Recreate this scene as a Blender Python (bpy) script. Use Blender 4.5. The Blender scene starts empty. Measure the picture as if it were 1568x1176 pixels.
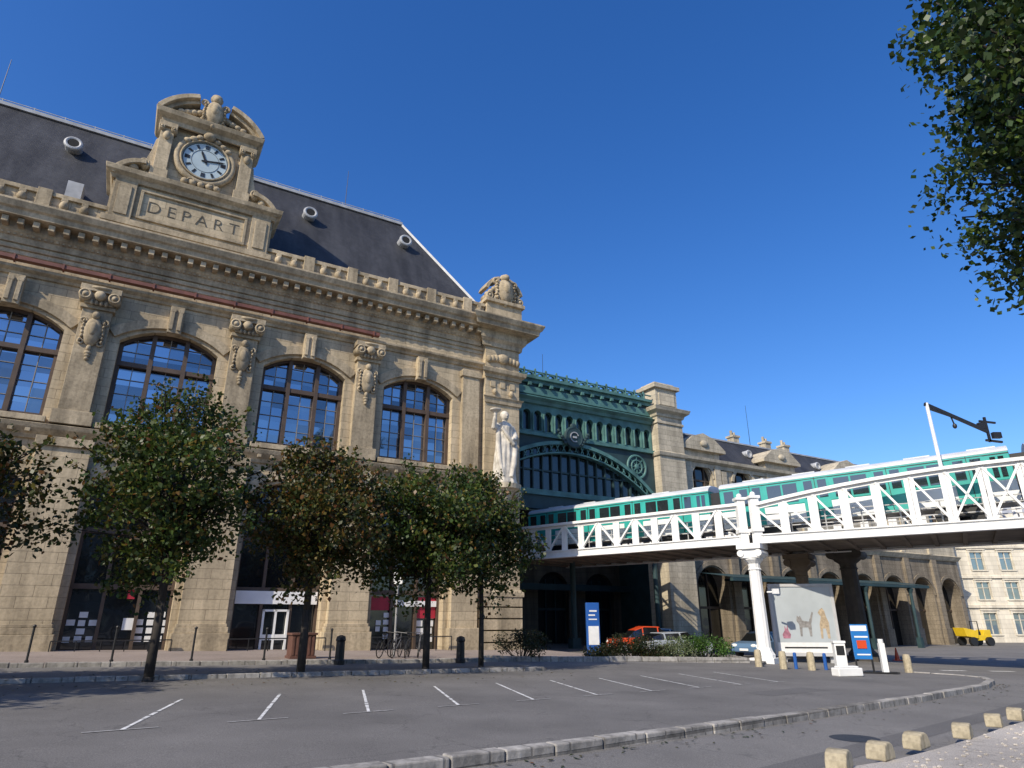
import bpy, math, random
import numpy as np
import bmesh
from mathutils import Vector, Matrix
random.seed(7); np.random.seed(7)
R=math.radians
scene=bpy.context.scene
scene.view_settings.view_transform='Standard'
scene.view_settings.look='None'
scene.view_settings.exposure=0

# ------------------------------------------------------------------ helpers
def gz(x,y=0): return -0.02*max(-30,min(30,x))

class MB:
    def __init__(s): s.V=[]; s.F=[]
    def add(s,vs,fs):
        o=len(s.V); s.V+= [tuple(v) for v in vs]; s.F+=[tuple(i+o for i in f) for f in fs]; return s
    def box(s,x0,x1,y0,y1,z0,z1):
        return s.add([(x0,y0,z0),(x1,y0,z0),(x1,y1,z0),(x0,y1,z0),(x0,y0,z1),(x1,y0,z1),(x1,y1,z1),(x0,y1,z1)],
            [(0,3,2,1),(4,5,6,7),(0,1,5,4),(1,2,6,5),(2,3,7,6),(3,0,4,7)])
    def quad(s,a,b,c,d): return s.add([a,b,c,d],[(0,1,2,3)])
    def beam(s,p,q,w,h=None,up=(0,0,1)):
        h=w if h is None else h
        p=Vector(p);q=Vector(q);d=(q-p).normalized();up=Vector(up)
        if abs(d.dot(up))>.98: up=Vector((0,1,0)) if abs(d.y)<.9 else Vector((1,0,0))
        a=d.cross(up).normalized(); b=a.cross(d).normalized()
        a*=w/2; b*=h/2
        vs=[p-a-b,p+a-b,p+a+b,p-a+b,q-a-b,q+a-b,q+a+b,q-a+b]
        return s.add(vs,[(0,3,2,1),(4,5,6,7),(0,1,5,4),(1,2,6,5),(2,3,7,6),(3,0,4,7)])
    def cyl(s,p,q,r0,r1=None,n=12,caps=True):
        r1=r0 if r1 is None else r1
        p=Vector(p);q=Vector(q);d=(q-p).normalized()
        up=Vector((0,0,1)) if abs(d.z)<.95 else Vector((1,0,0))
        a=d.cross(up).normalized(); b=a.cross(d).normalized()
        vs=[];fs=[]
        for i in range(n):
            t=2*math.pi*i/n; o=a*math.cos(t)+b*math.sin(t)
            vs.append(p+o*r0); vs.append(q+o*r1)
        for i in range(n):
            j=(i+1)%n; fs.append((2*i,2*j,2*j+1,2*i+1))
        if caps:
            fs.append(tuple(2*i for i in range(n))); fs.append(tuple(2*i+1 for i in reversed(range(n))))
        return s.add(vs,fs)
    def tube(s,pts,rads,n=8):
        for i in range(len(pts)-1): s.cyl(pts[i],pts[i+1],rads[i],rads[i+1],n)
        return s
    def lathe(s,cx,cy,prof,n=20,mod=None,sx=1,sy=1):
        vs=[];fs=[];m=len(prof)
        for i in range(n):
            t=2*math.pi*i/n
            for (r,z) in prof:
                rr=r*(mod(t,z) if mod else 1)
                vs.append((cx+sx*rr*math.cos(t),cy+sy*rr*math.sin(t),z))
        for i in range(n):
            j=(i+1)%n
            for k in range(m-1): fs.append((i*m+k,j*m+k,j*m+k+1,i*m+k+1))
        fs.append(tuple(i*m for i in reversed(range(n)))); fs.append(tuple(i*m+m-1 for i in range(n)))
        return s.add(vs,fs)
    def prism(s,poly,y0,y1):           # poly in xz, extruded along y
        n=len(poly)
        vs=[(x,y0,z) for x,z in poly]+[(x,y1,z) for x,z in poly]
        fs=[tuple(range(n)),tuple(reversed(range(n,2*n)))]+[(i,i+n,(i+1)%n+n,(i+1)%n) for i in range(n)]
        return s.add(vs,fs)
    def arcband(s,cx,cz,r0,r1,a0,a1,y0,y1,n=16):
        for i in range(n):
            t0=a0+(a1-a0)*i/n; t1=a0+(a1-a0)*(i+1)/n
            P=[(cx+r0*math.cos(t0),cz+r0*math.sin(t0)),(cx+r1*math.cos(t0),cz+r1*math.sin(t0)),
               (cx+r1*math.cos(t1),cz+r1*math.sin(t1)),(cx+r0*math.cos(t1),cz+r0*math.sin(t1))]
            vs=[(x,y0,z) for x,z in P]+[(x,y1,z) for x,z in P]
            fs=[(0,1,2,3),(7,6,5,4),(0,3,7,4),(1,5,6,2)]
            if i==0: fs.append((0,4,5,1))
            if i==n-1: fs.append((3,2,6,7))
            s.add(vs,fs)
        return s
    def ell(s,c,r,n=10,m=7,rot=None):
        vs=[];fs=[]
        M=rot if rot else Matrix.Identity(3)
        c=Vector(c)
        for j in range(m+1):
            ph=math.pi*j/m
            for i in range(n):
                t=2*math.pi*i/n
                vs.append(c+M@Vector((r[0]*math.sin(ph)*math.cos(t),r[1]*math.sin(ph)*math.sin(t),r[2]*math.cos(ph))))
        for j in range(m):
            for i in range(n):
                k=(i+1)%n; fs.append((j*n+i,(j+1)*n+i,(j+1)*n+k,j*n+k))
        return s.add(vs,fs)
    def torus(s,c,ax,R0,r,n=24,m=8):
        c=Vector(c);ax=Vector(ax).normalized()
        up=Vector((0,0,1)) if abs(ax.z)<.95 else Vector((1,0,0))
        a=ax.cross(up).normalized(); b=a.cross(ax).normalized()
        vs=[];fs=[]
        for i in range(n):
            t=2*math.pi*i/n; o=a*math.cos(t)+b*math.sin(t)
            for j in range(m):
                u=2*math.pi*j/m; vs.append(c+o*(R0+r*math.cos(u))+ax*(r*math.sin(u)))
        for i in range(n):
            k=(i+1)%n
            for j in range(m):
                l=(j+1)%m; fs.append((i*m+j,k*m+j,k*m+l,i*m+l))
        return s.add(vs,fs)
    def moulding(s,prof,path):         # L-shaped path with mitres: path=[(x,y,ox,oy)], prof=[(o,z)]
        m=len(prof)
        vs=[];fs=[]
        for (x,y,ox,oy) in path:
            for (o,z) in prof: vs.append((x+ox*o,y+oy*o,z))
        for i in range(len(path)-1):
            for k in range(m-1): fs.append((i*m+k,(i+1)*m+k,(i+1)*m+k+1,i*m+k+1))
        fs.append(tuple(range(m))); fs.append(tuple(reversed(range((len(path)-1)*m,len(path)*m))))
        return s.add(vs,fs)
    def archwall(s,x0,x1,z0,z1,ox0,ox1,oz0,spring,rise,y,depth,n=14):
        pts=arcpts(ox0,ox1,spring,rise,n)
        if x0<ox0: s.quad((x0,y,z0),(ox0,y,z0),(ox0,y,z1),(x0,y,z1))
        if x1>ox1: s.quad((ox1,y,z0),(x1,y,z0),(x1,y,z1),(ox1,y,z1))
        if oz0>z0: s.quad((ox0,y,z0),(ox1,y,z0),(ox1,y,oz0),(ox0,y,oz0))
        for i in range(len(pts)-1):
            a=pts[i];b=pts[i+1]
            s.quad((a[0],y,a[1]),(b[0],y,b[1]),(b[0],y,z1),(a[0],y,z1))
            s.quad((a[0],y,a[1]),(a[0],y+depth,a[1]),(b[0],y+depth,b[1]),(b[0],y,b[1]))
        s.quad((ox0,y,oz0),(ox0,y+depth,oz0),(ox0,y+depth,spring),(ox0,y,spring))
        s.quad((ox1,y,oz0),(ox1,y,spring),(ox1,y+depth,spring),(ox1,y+depth,oz0))
        if oz0>z0: s.quad((ox0,y,oz0),(ox1,y,oz0),(ox1,y+depth,oz0),(ox0,y+depth,oz0))
        return s
    def obj(s,name,mat,parent=None,smooth=False,bevel=0,recalc=True):
        me=bpy.data.meshes.new(name); me.from_pydata(s.V,[],s.F); me.update()
        if recalc:
            bm=bmesh.new(); bm.from_mesh(me); bmesh.ops.recalc_face_normals(bm,faces=bm.faces[:]); bm.to_mesh(me); bm.free()
        o=bpy.data.objects.new(name,me); scene.collection.objects.link(o)
        if mat: me.materials.append(mat)
        if parent: o.parent=parent
        if smooth:
            for p in me.polygons: p.use_smooth=True
        if bevel:
            b=o.modifiers.new('bevel','BEVEL'); b.width=bevel; b.segments=2; b.limit_method='ANGLE'; b.angle_limit=R(40)
        return o

def arcpts(x0,x1,spring,rise,n=14):
    if rise<=0: return [(x0,spring),(x1,spring)]
    w=(x1-x0)/2; cx=(x0+x1)/2
    Rr=(w*w+rise*rise)/(2*rise); cz=spring+rise-Rr
    a=math.asin(min(1,w/Rr))
    if rise>w: a=math.pi-a
    return [(cx+Rr*math.sin(-a+2*a*i/n),cz+Rr*math.cos(-a+2*a*i/n)) for i in range(n+1)]
def archring(mb,x0,x1,spring,rise,t,y0,y1,n=16):
    w=(x1-x0)/2; cx=(x0+x1)/2
    Rr=(w*w+rise*rise)/(2*rise); cz=spring+rise-Rr; a=math.asin(min(1,w/Rr))
    mb.arcband(cx,cz,Rr,Rr+t,math.pi/2-a,math.pi/2+a,y0,y1,n)

def empty(name,loc=(0,0,0),rz=0):
    e=bpy.data.objects.new(name,None); e.location=loc; e.rotation_euler=(0,0,rz); scene.collection.objects.link(e); return e

# ------------------------------------------------------------------ materials
def newmat(name):
    m=bpy.data.materials.new(name); m.use_nodes=True
    nt=m.node_tree; b=nt.nodes['Principled BSDF']; return m,nt,b
def N(nt,t,**k):
    n=nt.nodes.new(t)
    for a,v in k.items():
        if a in n.inputs.keys(): n.inputs[a].default_value=v
        else: setattr(n,a,v)
    return n
def simple(name,col,rough=.6,var=.2,scale=3.0,bump=.0,metal=0,spec=.5,fine=40):
    m,nt,b=newmat(name); L=nt.links.new
    tc=N(nt,'ShaderNodeTexCoord')
    n1=N(nt,'ShaderNodeTexNoise'); n1.inputs['Scale'].default_value=scale; n1.inputs['Detail'].default_value=4
    L(tc.outputs['Object'],n1.inputs['Vector'])
    mr=N(nt,'ShaderNodeMapRange'); mr.inputs[1].default_value=.3; mr.inputs[2].default_value=.7
    mr.inputs[3].default_value=1-var; mr.inputs[4].default_value=1+var
    L(n1.outputs[0],mr.inputs[0])
    mx=N(nt,'ShaderNodeVectorMath',operation='SCALE'); mx.inputs[0].default_value=col[:3]
    L(mr.outputs[0],mx.inputs['Scale']); L(mx.outputs[0],b.inputs['Base Color'])
    b.inputs['Roughness'].default_value=rough; b.inputs['Metallic'].default_value=metal
    b.inputs['Specular IOR Level'].default_value=spec
    if bump:
        n2=N(nt,'ShaderNodeTexNoise'); n2.inputs['Scale'].default_value=fine; n2.inputs['Detail'].default_value=3
        L(tc.outputs['Object'],n2.inputs['Vector'])
        bp=N(nt,'ShaderNodeBump'); bp.inputs['Strength'].default_value=bump; bp.inputs['Distance'].default_value=.02
        L(n2.outputs[0],bp.inputs['Height']); L(bp.outputs[0],b.inputs['Normal'])
    return m
def stone(name,col,bw=1.1,bh=.45,mort=.012,dirt=.5,blocks=True,rough=.9,streak=(2.2,2.2,.25),blotch=.0):
    m,nt,b=newmat(name); L=nt.links.new
    tc=N(nt,'ShaderNodeTexCoord'); sp=N(nt,'ShaderNodeSeparateXYZ'); L(tc.outputs['Object'],sp.inputs[0])
    ad=N(nt,'ShaderNodeMath',operation='ADD'); L(sp.outputs[0],ad.inputs[0]); L(sp.outputs[1],ad.inputs[1])
    cb=N(nt,'ShaderNodeCombineXYZ'); L(ad.outputs[0],cb.inputs[0]); L(sp.outputs[2],cb.inputs[1])
    br=N(nt,'ShaderNodeTexBrick'); br.inputs['Scale'].default_value=1; br.inputs['Brick Width'].default_value=bw; br.inputs['Row Height'].default_value=bh
    br.inputs['Mortar Size'].default_value=mort if blocks else 0; br.inputs['Mortar Smooth'].default_value=.3
    c=Vector(col[:3])
    br.inputs['Color1'].default_value=(*(c*1.06),1); br.inputs['Color2'].default_value=(*(c*.88),1); br.inputs['Mortar'].default_value=(*(c*.55),1)
    L(cb.outputs[0],br.inputs['Vector'])
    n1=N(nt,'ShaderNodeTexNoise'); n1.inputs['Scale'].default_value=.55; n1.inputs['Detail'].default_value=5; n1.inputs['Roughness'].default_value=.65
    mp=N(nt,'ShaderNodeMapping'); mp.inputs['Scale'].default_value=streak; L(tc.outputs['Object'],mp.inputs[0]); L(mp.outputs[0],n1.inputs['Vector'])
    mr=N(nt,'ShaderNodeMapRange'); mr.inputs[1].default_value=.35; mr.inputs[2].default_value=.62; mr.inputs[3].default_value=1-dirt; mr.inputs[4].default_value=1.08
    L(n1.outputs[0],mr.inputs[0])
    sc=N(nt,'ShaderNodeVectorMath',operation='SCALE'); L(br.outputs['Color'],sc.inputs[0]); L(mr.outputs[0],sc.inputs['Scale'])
    n2=N(nt,'ShaderNodeTexNoise'); n2.inputs['Scale'].default_value=7; n2.inputs['Detail'].default_value=5; n2.inputs['Roughness'].default_value=.65; L(tc.outputs['Object'],n2.inputs['Vector'])
    out=sc
    if blotch:
        m2=N(nt,'ShaderNodeMapRange'); m2.inputs[1].default_value=.36; m2.inputs[2].default_value=.56; m2.inputs[3].default_value=1-blotch; m2.inputs[4].default_value=1.05
        L(n2.outputs[0],m2.inputs[0])
        s2=N(nt,'ShaderNodeVectorMath',operation='SCALE'); L(sc.outputs[0],s2.inputs[0]); L(m2.outputs[0],s2.inputs['Scale']); out=s2
    L(out.outputs[0],b.inputs['Base Color'])
    su=N(nt,'ShaderNodeMath',operation='MULTIPLY_ADD'); L(br.outputs['Fac'],su.inputs[0]); su.inputs[1].default_value=-1.2; L(n2.outputs[0],su.inputs[2])
    bp=N(nt,'ShaderNodeBump'); bp.inputs['Strength'].default_value=.45; bp.inputs['Distance'].default_value=.025
    L(su.outputs[0],bp.inputs['Height']); L(bp.outputs[0],b.inputs['Normal'])
    b.inputs['Roughness'].default_value=rough; b.inputs['Specular IOR Level'].default_value=.2
    return m
def asphalt(name,c,patch=.25,crack=.72):
    m,nt,b=newmat(name); L=nt.links.new
    tc=N(nt,'ShaderNodeTexCoord')
    n1=N(nt,'ShaderNodeTexNoise'); n1.inputs['Scale'].default_value=.35; n1.inputs['Detail'].default_value=6; n1.inputs['Roughness'].default_value=.6
    L(tc.outputs['Object'],n1.inputs['Vector'])
    n2=N(nt,'ShaderNodeTexNoise'); n2.inputs['Scale'].default_value=60; n2.inputs['Detail'].default_value=2; L(tc.outputs['Object'],n2.inputs['Vector'])
    v=N(nt,'ShaderNodeTexVoronoi',feature='DISTANCE_TO_EDGE'); v.inputs['Scale'].default_value=.28
    nd=N(nt,'ShaderNodeTexNoise'); nd.inputs['Scale'].default_value=1.5; L(tc.outputs['Object'],nd.inputs['Vector'])
    mv=N(nt,'ShaderNodeVectorMath',operation='ADD'); L(tc.outputs['Object'],mv.inputs[0]); L(nd.outputs['Color'],mv.inputs[1]); L(mv.outputs[0],v.inputs['Vector'])
    cr=N(nt,'ShaderNodeMapRange'); cr.inputs[1].default_value=0; cr.inputs[2].default_value=.008; cr.inputs[3].default_value=crack; cr.inputs[4].default_value=1; L(v.outputs[0],cr.inputs[0])
    a=N(nt,'ShaderNodeMapRange'); a.inputs[1].default_value=.3;a.inputs[2].default_value=.7;a.inputs[3].default_value=1-patch;a.inputs[4].default_value=1+patch; L(n1.outputs[0],a.inputs[0])
    f=N(nt,'ShaderNodeMapRange'); f.inputs[1].default_value=.3;f.inputs[2].default_value=.7;f.inputs[3].default_value=.6;f.inputs[4].default_value=1.4; L(n2.outputs[0],f.inputs[0])
    m1=N(nt,'ShaderNodeMath',operation='MULTIPLY'); L(a.outputs[0],m1.inputs[0]); L(f.outputs[0],m1.inputs[1])
    m2=N(nt,'ShaderNodeMath',operation='MULTIPLY'); L(m1.outputs[0],m2.inputs[0]); L(cr.outputs[0],m2.inputs[1])
    sc=N(nt,'ShaderNodeVectorMath',operation='SCALE'); sc.inputs[0].default_value=c; L(m2.outputs[0],sc.inputs['Scale']); L(sc.outputs[0],b.inputs['Base Color'])
    bp=N(nt,'ShaderNodeBump'); bp.inputs['Strength'].default_value=.4; bp.inputs['Distance'].default_value=.01; L(n2.outputs[0],bp.inputs['Height']); L(bp.outputs[0],b.inputs['Normal'])
    b.inputs['Roughness'].default_value=.85
    return m
def glassmat(name,tint=(.02,.025,.03),refl=.3,gcol=(.8,.88,1),vary=0):
    m,nt,b=newmat(name); L=nt.links.new
    b.inputs['Base Color'].default_value=(*tint,1); b.inputs['Roughness'].default_value=.15
    g=N(nt,'ShaderNodeBsdfGlossy'); g.inputs['Roughness'].default_value=.03; g.inputs['Color'].default_value=(*gcol,1)
    tc=N(nt,'ShaderNodeTexCoord'); n=N(nt,'ShaderNodeTexNoise'); n.inputs['Scale'].default_value=.9; n.inputs['Detail'].default_value=1; L(tc.outputs['Object'],n.inputs['Vector'])
    bp=N(nt,'ShaderNodeBump'); bp.inputs['Strength'].default_value=.3; bp.inputs['Distance'].default_value=.05; L(n.outputs[0],bp.inputs['Height']); L(bp.outputs[0],g.inputs['Normal'])
    mx=N(nt,'ShaderNodeMixShader'); mx.inputs[0].default_value=refl; L(b.outputs[0],mx.inputs[1]); L(g.outputs[0],mx.inputs[2])
    if vary:
        ge=N(nt,'ShaderNodeNewGeometry'); mr=N(nt,'ShaderNodeMapRange'); mr.inputs[3].default_value=refl-vary; mr.inputs[4].default_value=refl+vary
        L(ge.outputs['Random Per Island'],mr.inputs[0]); L(mr.outputs[0],mx.inputs[0])
    L(mx.outputs[0],nt.nodes['Material Output'].inputs[0]); return m
def leafmat(name,stops,tr=.32):
    m,nt,b=newmat(name); L=nt.links.new
    g=N(nt,'ShaderNodeNewGeometry'); cr=N(nt,'ShaderNodeValToRGB')
    e=cr.color_ramp.elements
    e[0].position=stops[0][0]; e[0].color=(*stops[0][1],1); e[1].position=stops[-1][0]; e[1].color=(*stops[-1][1],1)
    for p,c in stops[1:-1]:
        x=e.new(p); x.color=(*c,1)
    L(g.outputs['Random Per Island'],cr.inputs[0])
    tc=N(nt,'ShaderNodeTexCoord'); n=N(nt,'ShaderNodeTexNoise'); n.inputs['Scale'].default_value=.9; n.inputs['Detail'].default_value=2; L(tc.outputs['Object'],n.inputs['Vector'])
    mr=N(nt,'ShaderNodeMapRange'); mr.inputs[1].default_value=.35; mr.inputs[2].default_value=.65; mr.inputs[3].default_value=.6; mr.inputs[4].default_value=1.4; L(n.outputs[0],mr.inputs[0])
    sc=N(nt,'ShaderNodeVectorMath',operation='SCALE'); L(cr.outputs[0],sc.inputs[0]); L(mr.outputs[0],sc.inputs['Scale']); L(sc.outputs[0],b.inputs['Base Color'])
    b.inputs['Roughness'].default_value=.45; b.inputs['Specular IOR Level'].default_value=.4
    t=N(nt,'ShaderNodeBsdfTranslucent'); L(sc.outputs[0],t.inputs[0])
    mx=N(nt,'ShaderNodeMixShader'); mx.inputs[0].default_value=tr; L(b.outputs[0],mx.inputs[1]); L(t.outputs[0],mx.inputs[2]); L(mx.outputs[0],nt.nodes['Material Output'].inputs[0])
    return m

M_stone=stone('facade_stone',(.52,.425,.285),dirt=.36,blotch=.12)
M_trim=stone('carved_stone',(.49,.40,.27),blocks=False,dirt=.48,blotch=.22)
M_stone2=stone('pale_stone',(.52,.455,.34),dirt=.28,blotch=.12)
M_wing_shade=stone('wing_base_stone_shaded',(.27,.225,.165),dirt=.4,blotch=.2)  # wing stone darkened: the shade by the viaduct is put into the colour
M_white=simple('white_paint',(.80,.80,.78),.55,.09,1.5)
M_slate=stone('slate',(.060,.061,.066),bw=.28,bh=.2,mort=.008,dirt=.4,rough=.55,streak=(1.5,.8,.15))
M_zinc=simple('zinc',(.36,.37,.38),.5,.2,2)
M_glass=glassmat('window_glass',refl=.36,vary=.18)
M_dglass=glassmat('dark_glass',(.008,.009,.01),.05)
M_frame=simple('brown_frame',(.085,.058,.04),.6,.2,3)
M_thin=simple('glazing_bar',(.25,.24,.22),.6,.2,3)
M_copper=simple('painted_gutter',(.17,.065,.045),.6,.3,2)
M_black=simple('black_metal',(.015,.015,.016),.5,.2,5)
M_green=simple('teal_iron',(.075,.175,.16),.6,.35,1.2)
M_greend=simple('teal_iron_panel',(.022,.052,.056),.65,.25,1.2)
M_paper=simple('paper',(.75,.75,.73),.7,.08,4)
M_red=simple('red_sign',(.40,.02,.04),.5,.1,3)
M_dark=simple('dark_interior',(.015,.015,.015),.9,.2,1)
M_asph=asphalt('asphalt_parking',(.142,.135,.127),.25)
M_road=asphalt('asphalt_road',(.168,.16,.15),.2)
M_walk=asphalt('pavement',(.28,.23,.20),.15)
M_kerb=stone('kerb_granite',(.40,.38,.35),bw=1.0,bh=9,mort=.03,dirt=.4,blotch=.3)
M_paint=simple('road_paint',(.62,.62,.6),.8,.35,9)
M_gravel=asphalt('gravel',(.42,.385,.34),.25)
M_bark=simple('bark',(.035,.029,.024),.9,.3,8,bump=.6)

# ------------------------------------------------------------------ camera, world, sun
cam=bpy.data.cameras.new('camera'); co=bpy.data.objects.new('camera',cam); scene.collection.objects.link(co)
co.location=(0,0,1.8); co.rotation_euler=(R(110),0,0); cam.lens=22.82; cam.sensor_width=36; cam.clip_end=3000; cam.clip_start=.05
scene.camera=co
EL=37; az=R(30+24)      # light travels 24 degrees off the facade line
w=bpy.data.worlds.new('World'); scene.world=w; w.use_nodes=True
nt=w.node_tree; bg=nt.nodes['Background']
sky=nt.nodes.new('ShaderNodeTexSky'); sky.sky_type='NISHITA'; sky.sun_disc=False
sky.sun_elevation=R(EL); sky.sun_rotation=R(270)-az; sky.air_density=1.1; sky.dust_density=.8; sky.ozone_density=4.8
hs=nt.nodes.new('ShaderNodeHueSaturation'); hs.inputs['Saturation'].default_value=1.27; hs.inputs['Hue'].default_value=.512; hs.inputs['Value'].default_value=1.2
nt.links.new(sky.outputs[0],hs.inputs['Color']); nt.links.new(hs.outputs[0],bg.inputs[0]); bg.inputs[1].default_value=.15
sl=bpy.data.lights.new('sun','SUN'); sl.energy=5.0; sl.angle=R(.5); sl.color=(1,.90,.74)
so=bpy.data.objects.new('sun',sl); scene.collection.objects.link(so)
c=math.cos(R(EL)); sdir=Vector((math.cos(az)*c,math.sin(az)*c,-math.sin(R(EL))))
so.rotation_euler=sdir.to_track_quat('-Z','Y').to_euler(); so.location=(-20,-20,40)

# ------------------------------------------------------------------ ground
def sheet(name,poly,off,mat,thick=0,side_mat=None):
    bm=bmesh.new(); vs=[bm.verts.new((x,y,0)) for x,y in poly]; bm.faces.new(vs)
    for X in (-30,30):
        bmesh.ops.bisect_plane(bm,geom=bm.verts[:]+bm.edges[:]+bm.faces[:],plane_co=(X,0,0),plane_no=(1,0,0))
    if thick:
        r=bmesh.ops.extrude_face_region(bm,geom=bm.faces[:])
        tv=[g for g in r['geom'] if isinstance(g,bmesh.types.BMVert)]
        s=set(tv)
        for v in bm.verts: v.co.z=gz(v.co.x)+(off if v in s else off-thick)
    else:
        for v in bm.verts: v.co.z=gz(v.co.x)+off
    bmesh.ops.recalc_face_normals(bm,faces=bm.faces[:])
    me=bpy.data.meshes.new(name); bm.to_mesh(me); bm.free()
    if not thick:
        for p in me.polygons:
            if p.normal.z<0: p.flip()
    o=bpy.data.objects.new(name,me); scene.collection.objects.link(o); me.materials.append(mat); return o
D=Vector((.866,.5)); B=Vector((-.5,.866)); C0=Vector((.2,40))
def LW(x,y):
    p=C0+D*x+B*y; return (p.x,p.y)
sheet('ground',[(-900,-300),(900,-300),(900,1500),(-900,1500)],0,M_road)
kerbline=[(-14,.6),(-8,4.2),(-1.5,8.9),(.6,10.5),(2.9,12.3),(5.4,14.3),(10.7,18.8),(15.6,23.4),(17.2,25.4),(17.9,26.9),(17.6,28.2),(16.3,29.2)]
pk=kerbline+[(11.0,31.5),(13,36),(12.0,38.6),(4,36.5),LW(-1,-8.2),LW(-40,-8.2)]
sheet('parking_lot',pk,.12,M_asph,.3)
mb=MB()
def kerb(mb,line,w,z0,z1,inside=1):
    for i in range(len(line)-1):
        a=Vector(line[i]);b=Vector(line[i+1]);L=(b-a).length;n=max(1,round(L/.9));d=(b-a)/L;nn=Vector((-d.y,d.x))*inside
        for k in range(n):
            p=a+d*(L*k/n+.012);q=a+d*(L*(k+1)/n-.012);h=random.uniform(-.01,.01); j=nn*random.uniform(-.012,.012)
            P=[p+j,q+j,q+nn*w,p+nn*w]
            vs=[(v.x,v.y,gz(v.x)+z0) for v in P]+[(v.x,v.y,gz(v.x)+z1+h) for v in P]
            mb.add(vs,[(0,3,2,1),(4,5,6,7),(0,1,5,4),(1,2,6,5),(2,3,7,6),(3,0,4,7)])
kerb(mb,[(p[0]+.02,p[1]-.02) for p in kerbline],.24,-.1,.15)
mb.obj('kerb',M_kerb,None,bevel=.022)
sheet('sidewalk',[LW(-60,-8.2),LW(1.5,-8.2),LW(1.5,.5),LW(-60,.5)],.24,M_walk,.3)
mb=MB(); kerb(mb,[LW(-46,-8.22),LW(1.5,-8.22)],.3,-.1,.262); mb.obj('kerb',M_kerb,None,bevel=.012)
sheet('tree_strip',[LW(-45,-14.4),LW(-6.5,-13.0),LW(-6.5,-11.4),LW(-45,-12.4)],.2,M_asph,.2)
mb=MB(); kerb(mb,[LW(-45,-14.45),LW(-6.4,-13.05),LW(-6.4,-11.35)],.18,0,.235); mb.obj('kerb',M_kerb,None,bevel=.012)
sheet('service_road',[LW(-45,-12.35),LW(-1,-11.3),LW(-1,-8.25),LW(-45,-8.25)],.125,M_road)
M_patch=asphalt('asphalt_patch',(.118,.113,.108),.15,1.0)
sheet('asphalt_patch',[(6.6,18.2),(9.0,20.2),(8.5,20.9),(6.1,18.9)],.1235,M_patch)
sheet('asphalt_patch',[(3.0,9.0),(14,18.9),(13.7,19.3),(2.7,9.4)],.0035,M_patch)
mb=MB()
def line(mb,a,b,w,off):
    a=Vector(a);b=Vector(b);d=(b-a).normalized();n=Vector((-d.y,d.x))*w/2
    mb.quad(*[(v.x,v.y,gz(v.x)+off) for v in (a-n,b-n,b+n,a+n)])
def wornline(mb,a,b,w,off):     # dashes of paint left on a worn line
    a=Vector(a);b=Vector(b);L=(b-a).length;d=(b-a)/L;s=0
    while s<L:
        l=random.uniform(.25,.9); e_=min(L,s+l)
        line(mb,a+d*s,a+d*e_,w*random.uniform(.8,1.05),off); s=e_+random.choice((0,0.002,.04,.1))
M_faint=simple('worn_paint',(.33,.325,.315),.85,.35,9)
mt=MB()
for n in range(0,10):
    a=Vector((-5.9,11.0))+Vector((1.60,1.3))*n
    wornline(mb,a,a+Vector((-.95,3.9)),.07,.127)
    wornline(mt,a+Vector((-.4,-.34)),a+Vector((.4,.32)),.06,.131)
mb.obj('parking_markings',M_paint,None); mt.obj('parking_marking_ends',M_faint,None)
mb=MB()
line(mb,(12.2,17.2),(14.6,19.4),.1,.008); line(mb,(13.2,17.9),(14.8,19.0),.24,.012)
for k in range(5): line(mb,(20+k*2.4,33+k*.2),(21.2+k*2.4,33.1+k*.2),.4,.008)
for k in range(4): line(mb,(22+k*3,27+k*2.2),(23.2+k*3,27.9+k*2.2),.12,.008)
mb.obj('road_markings',M_paint,None)
mb=MB(); mb.lathe(0,0,[(.4,0),(.4,.004)],24)
o=mb.obj('manhole_cover',M_black,None); o.location=(5.9,12.6,gz(5.9)+.005)
near=[(3.1,8.8),(4.2,9.5),(5.3,10.2),(6.4,11.1),(7.9,12.4),(9.4,13.8),(10.7,14.9),(13,17.0),(17,20.6),(30,30),(34,20),(20,0),(3,2)]
sheet('gravel_verge',near,.1,M_gravel,.25)
mb=MB()
for i in range(500):
    x=random.uniform(4,14); y=x*.93+random.uniform(2.2,5.0)
    r=random.uniform(.012,.04); mb.ell((x,y,gz(x)+.1+r*.3),(r,r*.8,r*.6),6,4)
mb.obj('pebbles',M_gravel,None)
M_blk=stone('bollard_stone',(.48,.415,.29),blocks=False,dirt=.5,blotch=.3)
for (x,y) in [(4.2,9.5),(5.1,10.2),(6.15,11.15),(7.6,12.3),(9.1,13.7),(10.3,14.8),(11.5,15.9),(12.9,17.2)]:
    mb=MB(); a=.78
    poly=[(-.2,0),(.2,0),(.19,.11),(.14,.19),(.06,.22),(-.06,.22),(-.14,.19),(-.19,.11)]
    mb.prism(poly,-.13,.13)
    o=mb.obj('concrete_block',M_blk,None,bevel=.02); o.location=(x,y,gz(x)+.1); o.rotation_euler=(random.uniform(-.03,.03),random.uniform(-.04,.04),a+random.uniform(-.15,.15))
def flat_leaves(name,n,fn,mat):
    mb=MB()
    for i in range(n):
        x,y,o=fn(); s=random.uniform(.03,.06); a=random.uniform(0,6.28); t=random.uniform(-.02,.02)
        ca,sa=math.cos(a)*s,math.sin(a)*s; z=gz(x)+o+.008
        mb.quad((x-ca,y-sa,z),(x+sa*.5,y-ca*.5,z+abs(t)),(x+ca,y+sa,z+.01),(x-sa*.5,y+ca*.5,z+abs(t)))
    mb.obj(name,mat,None)

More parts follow.
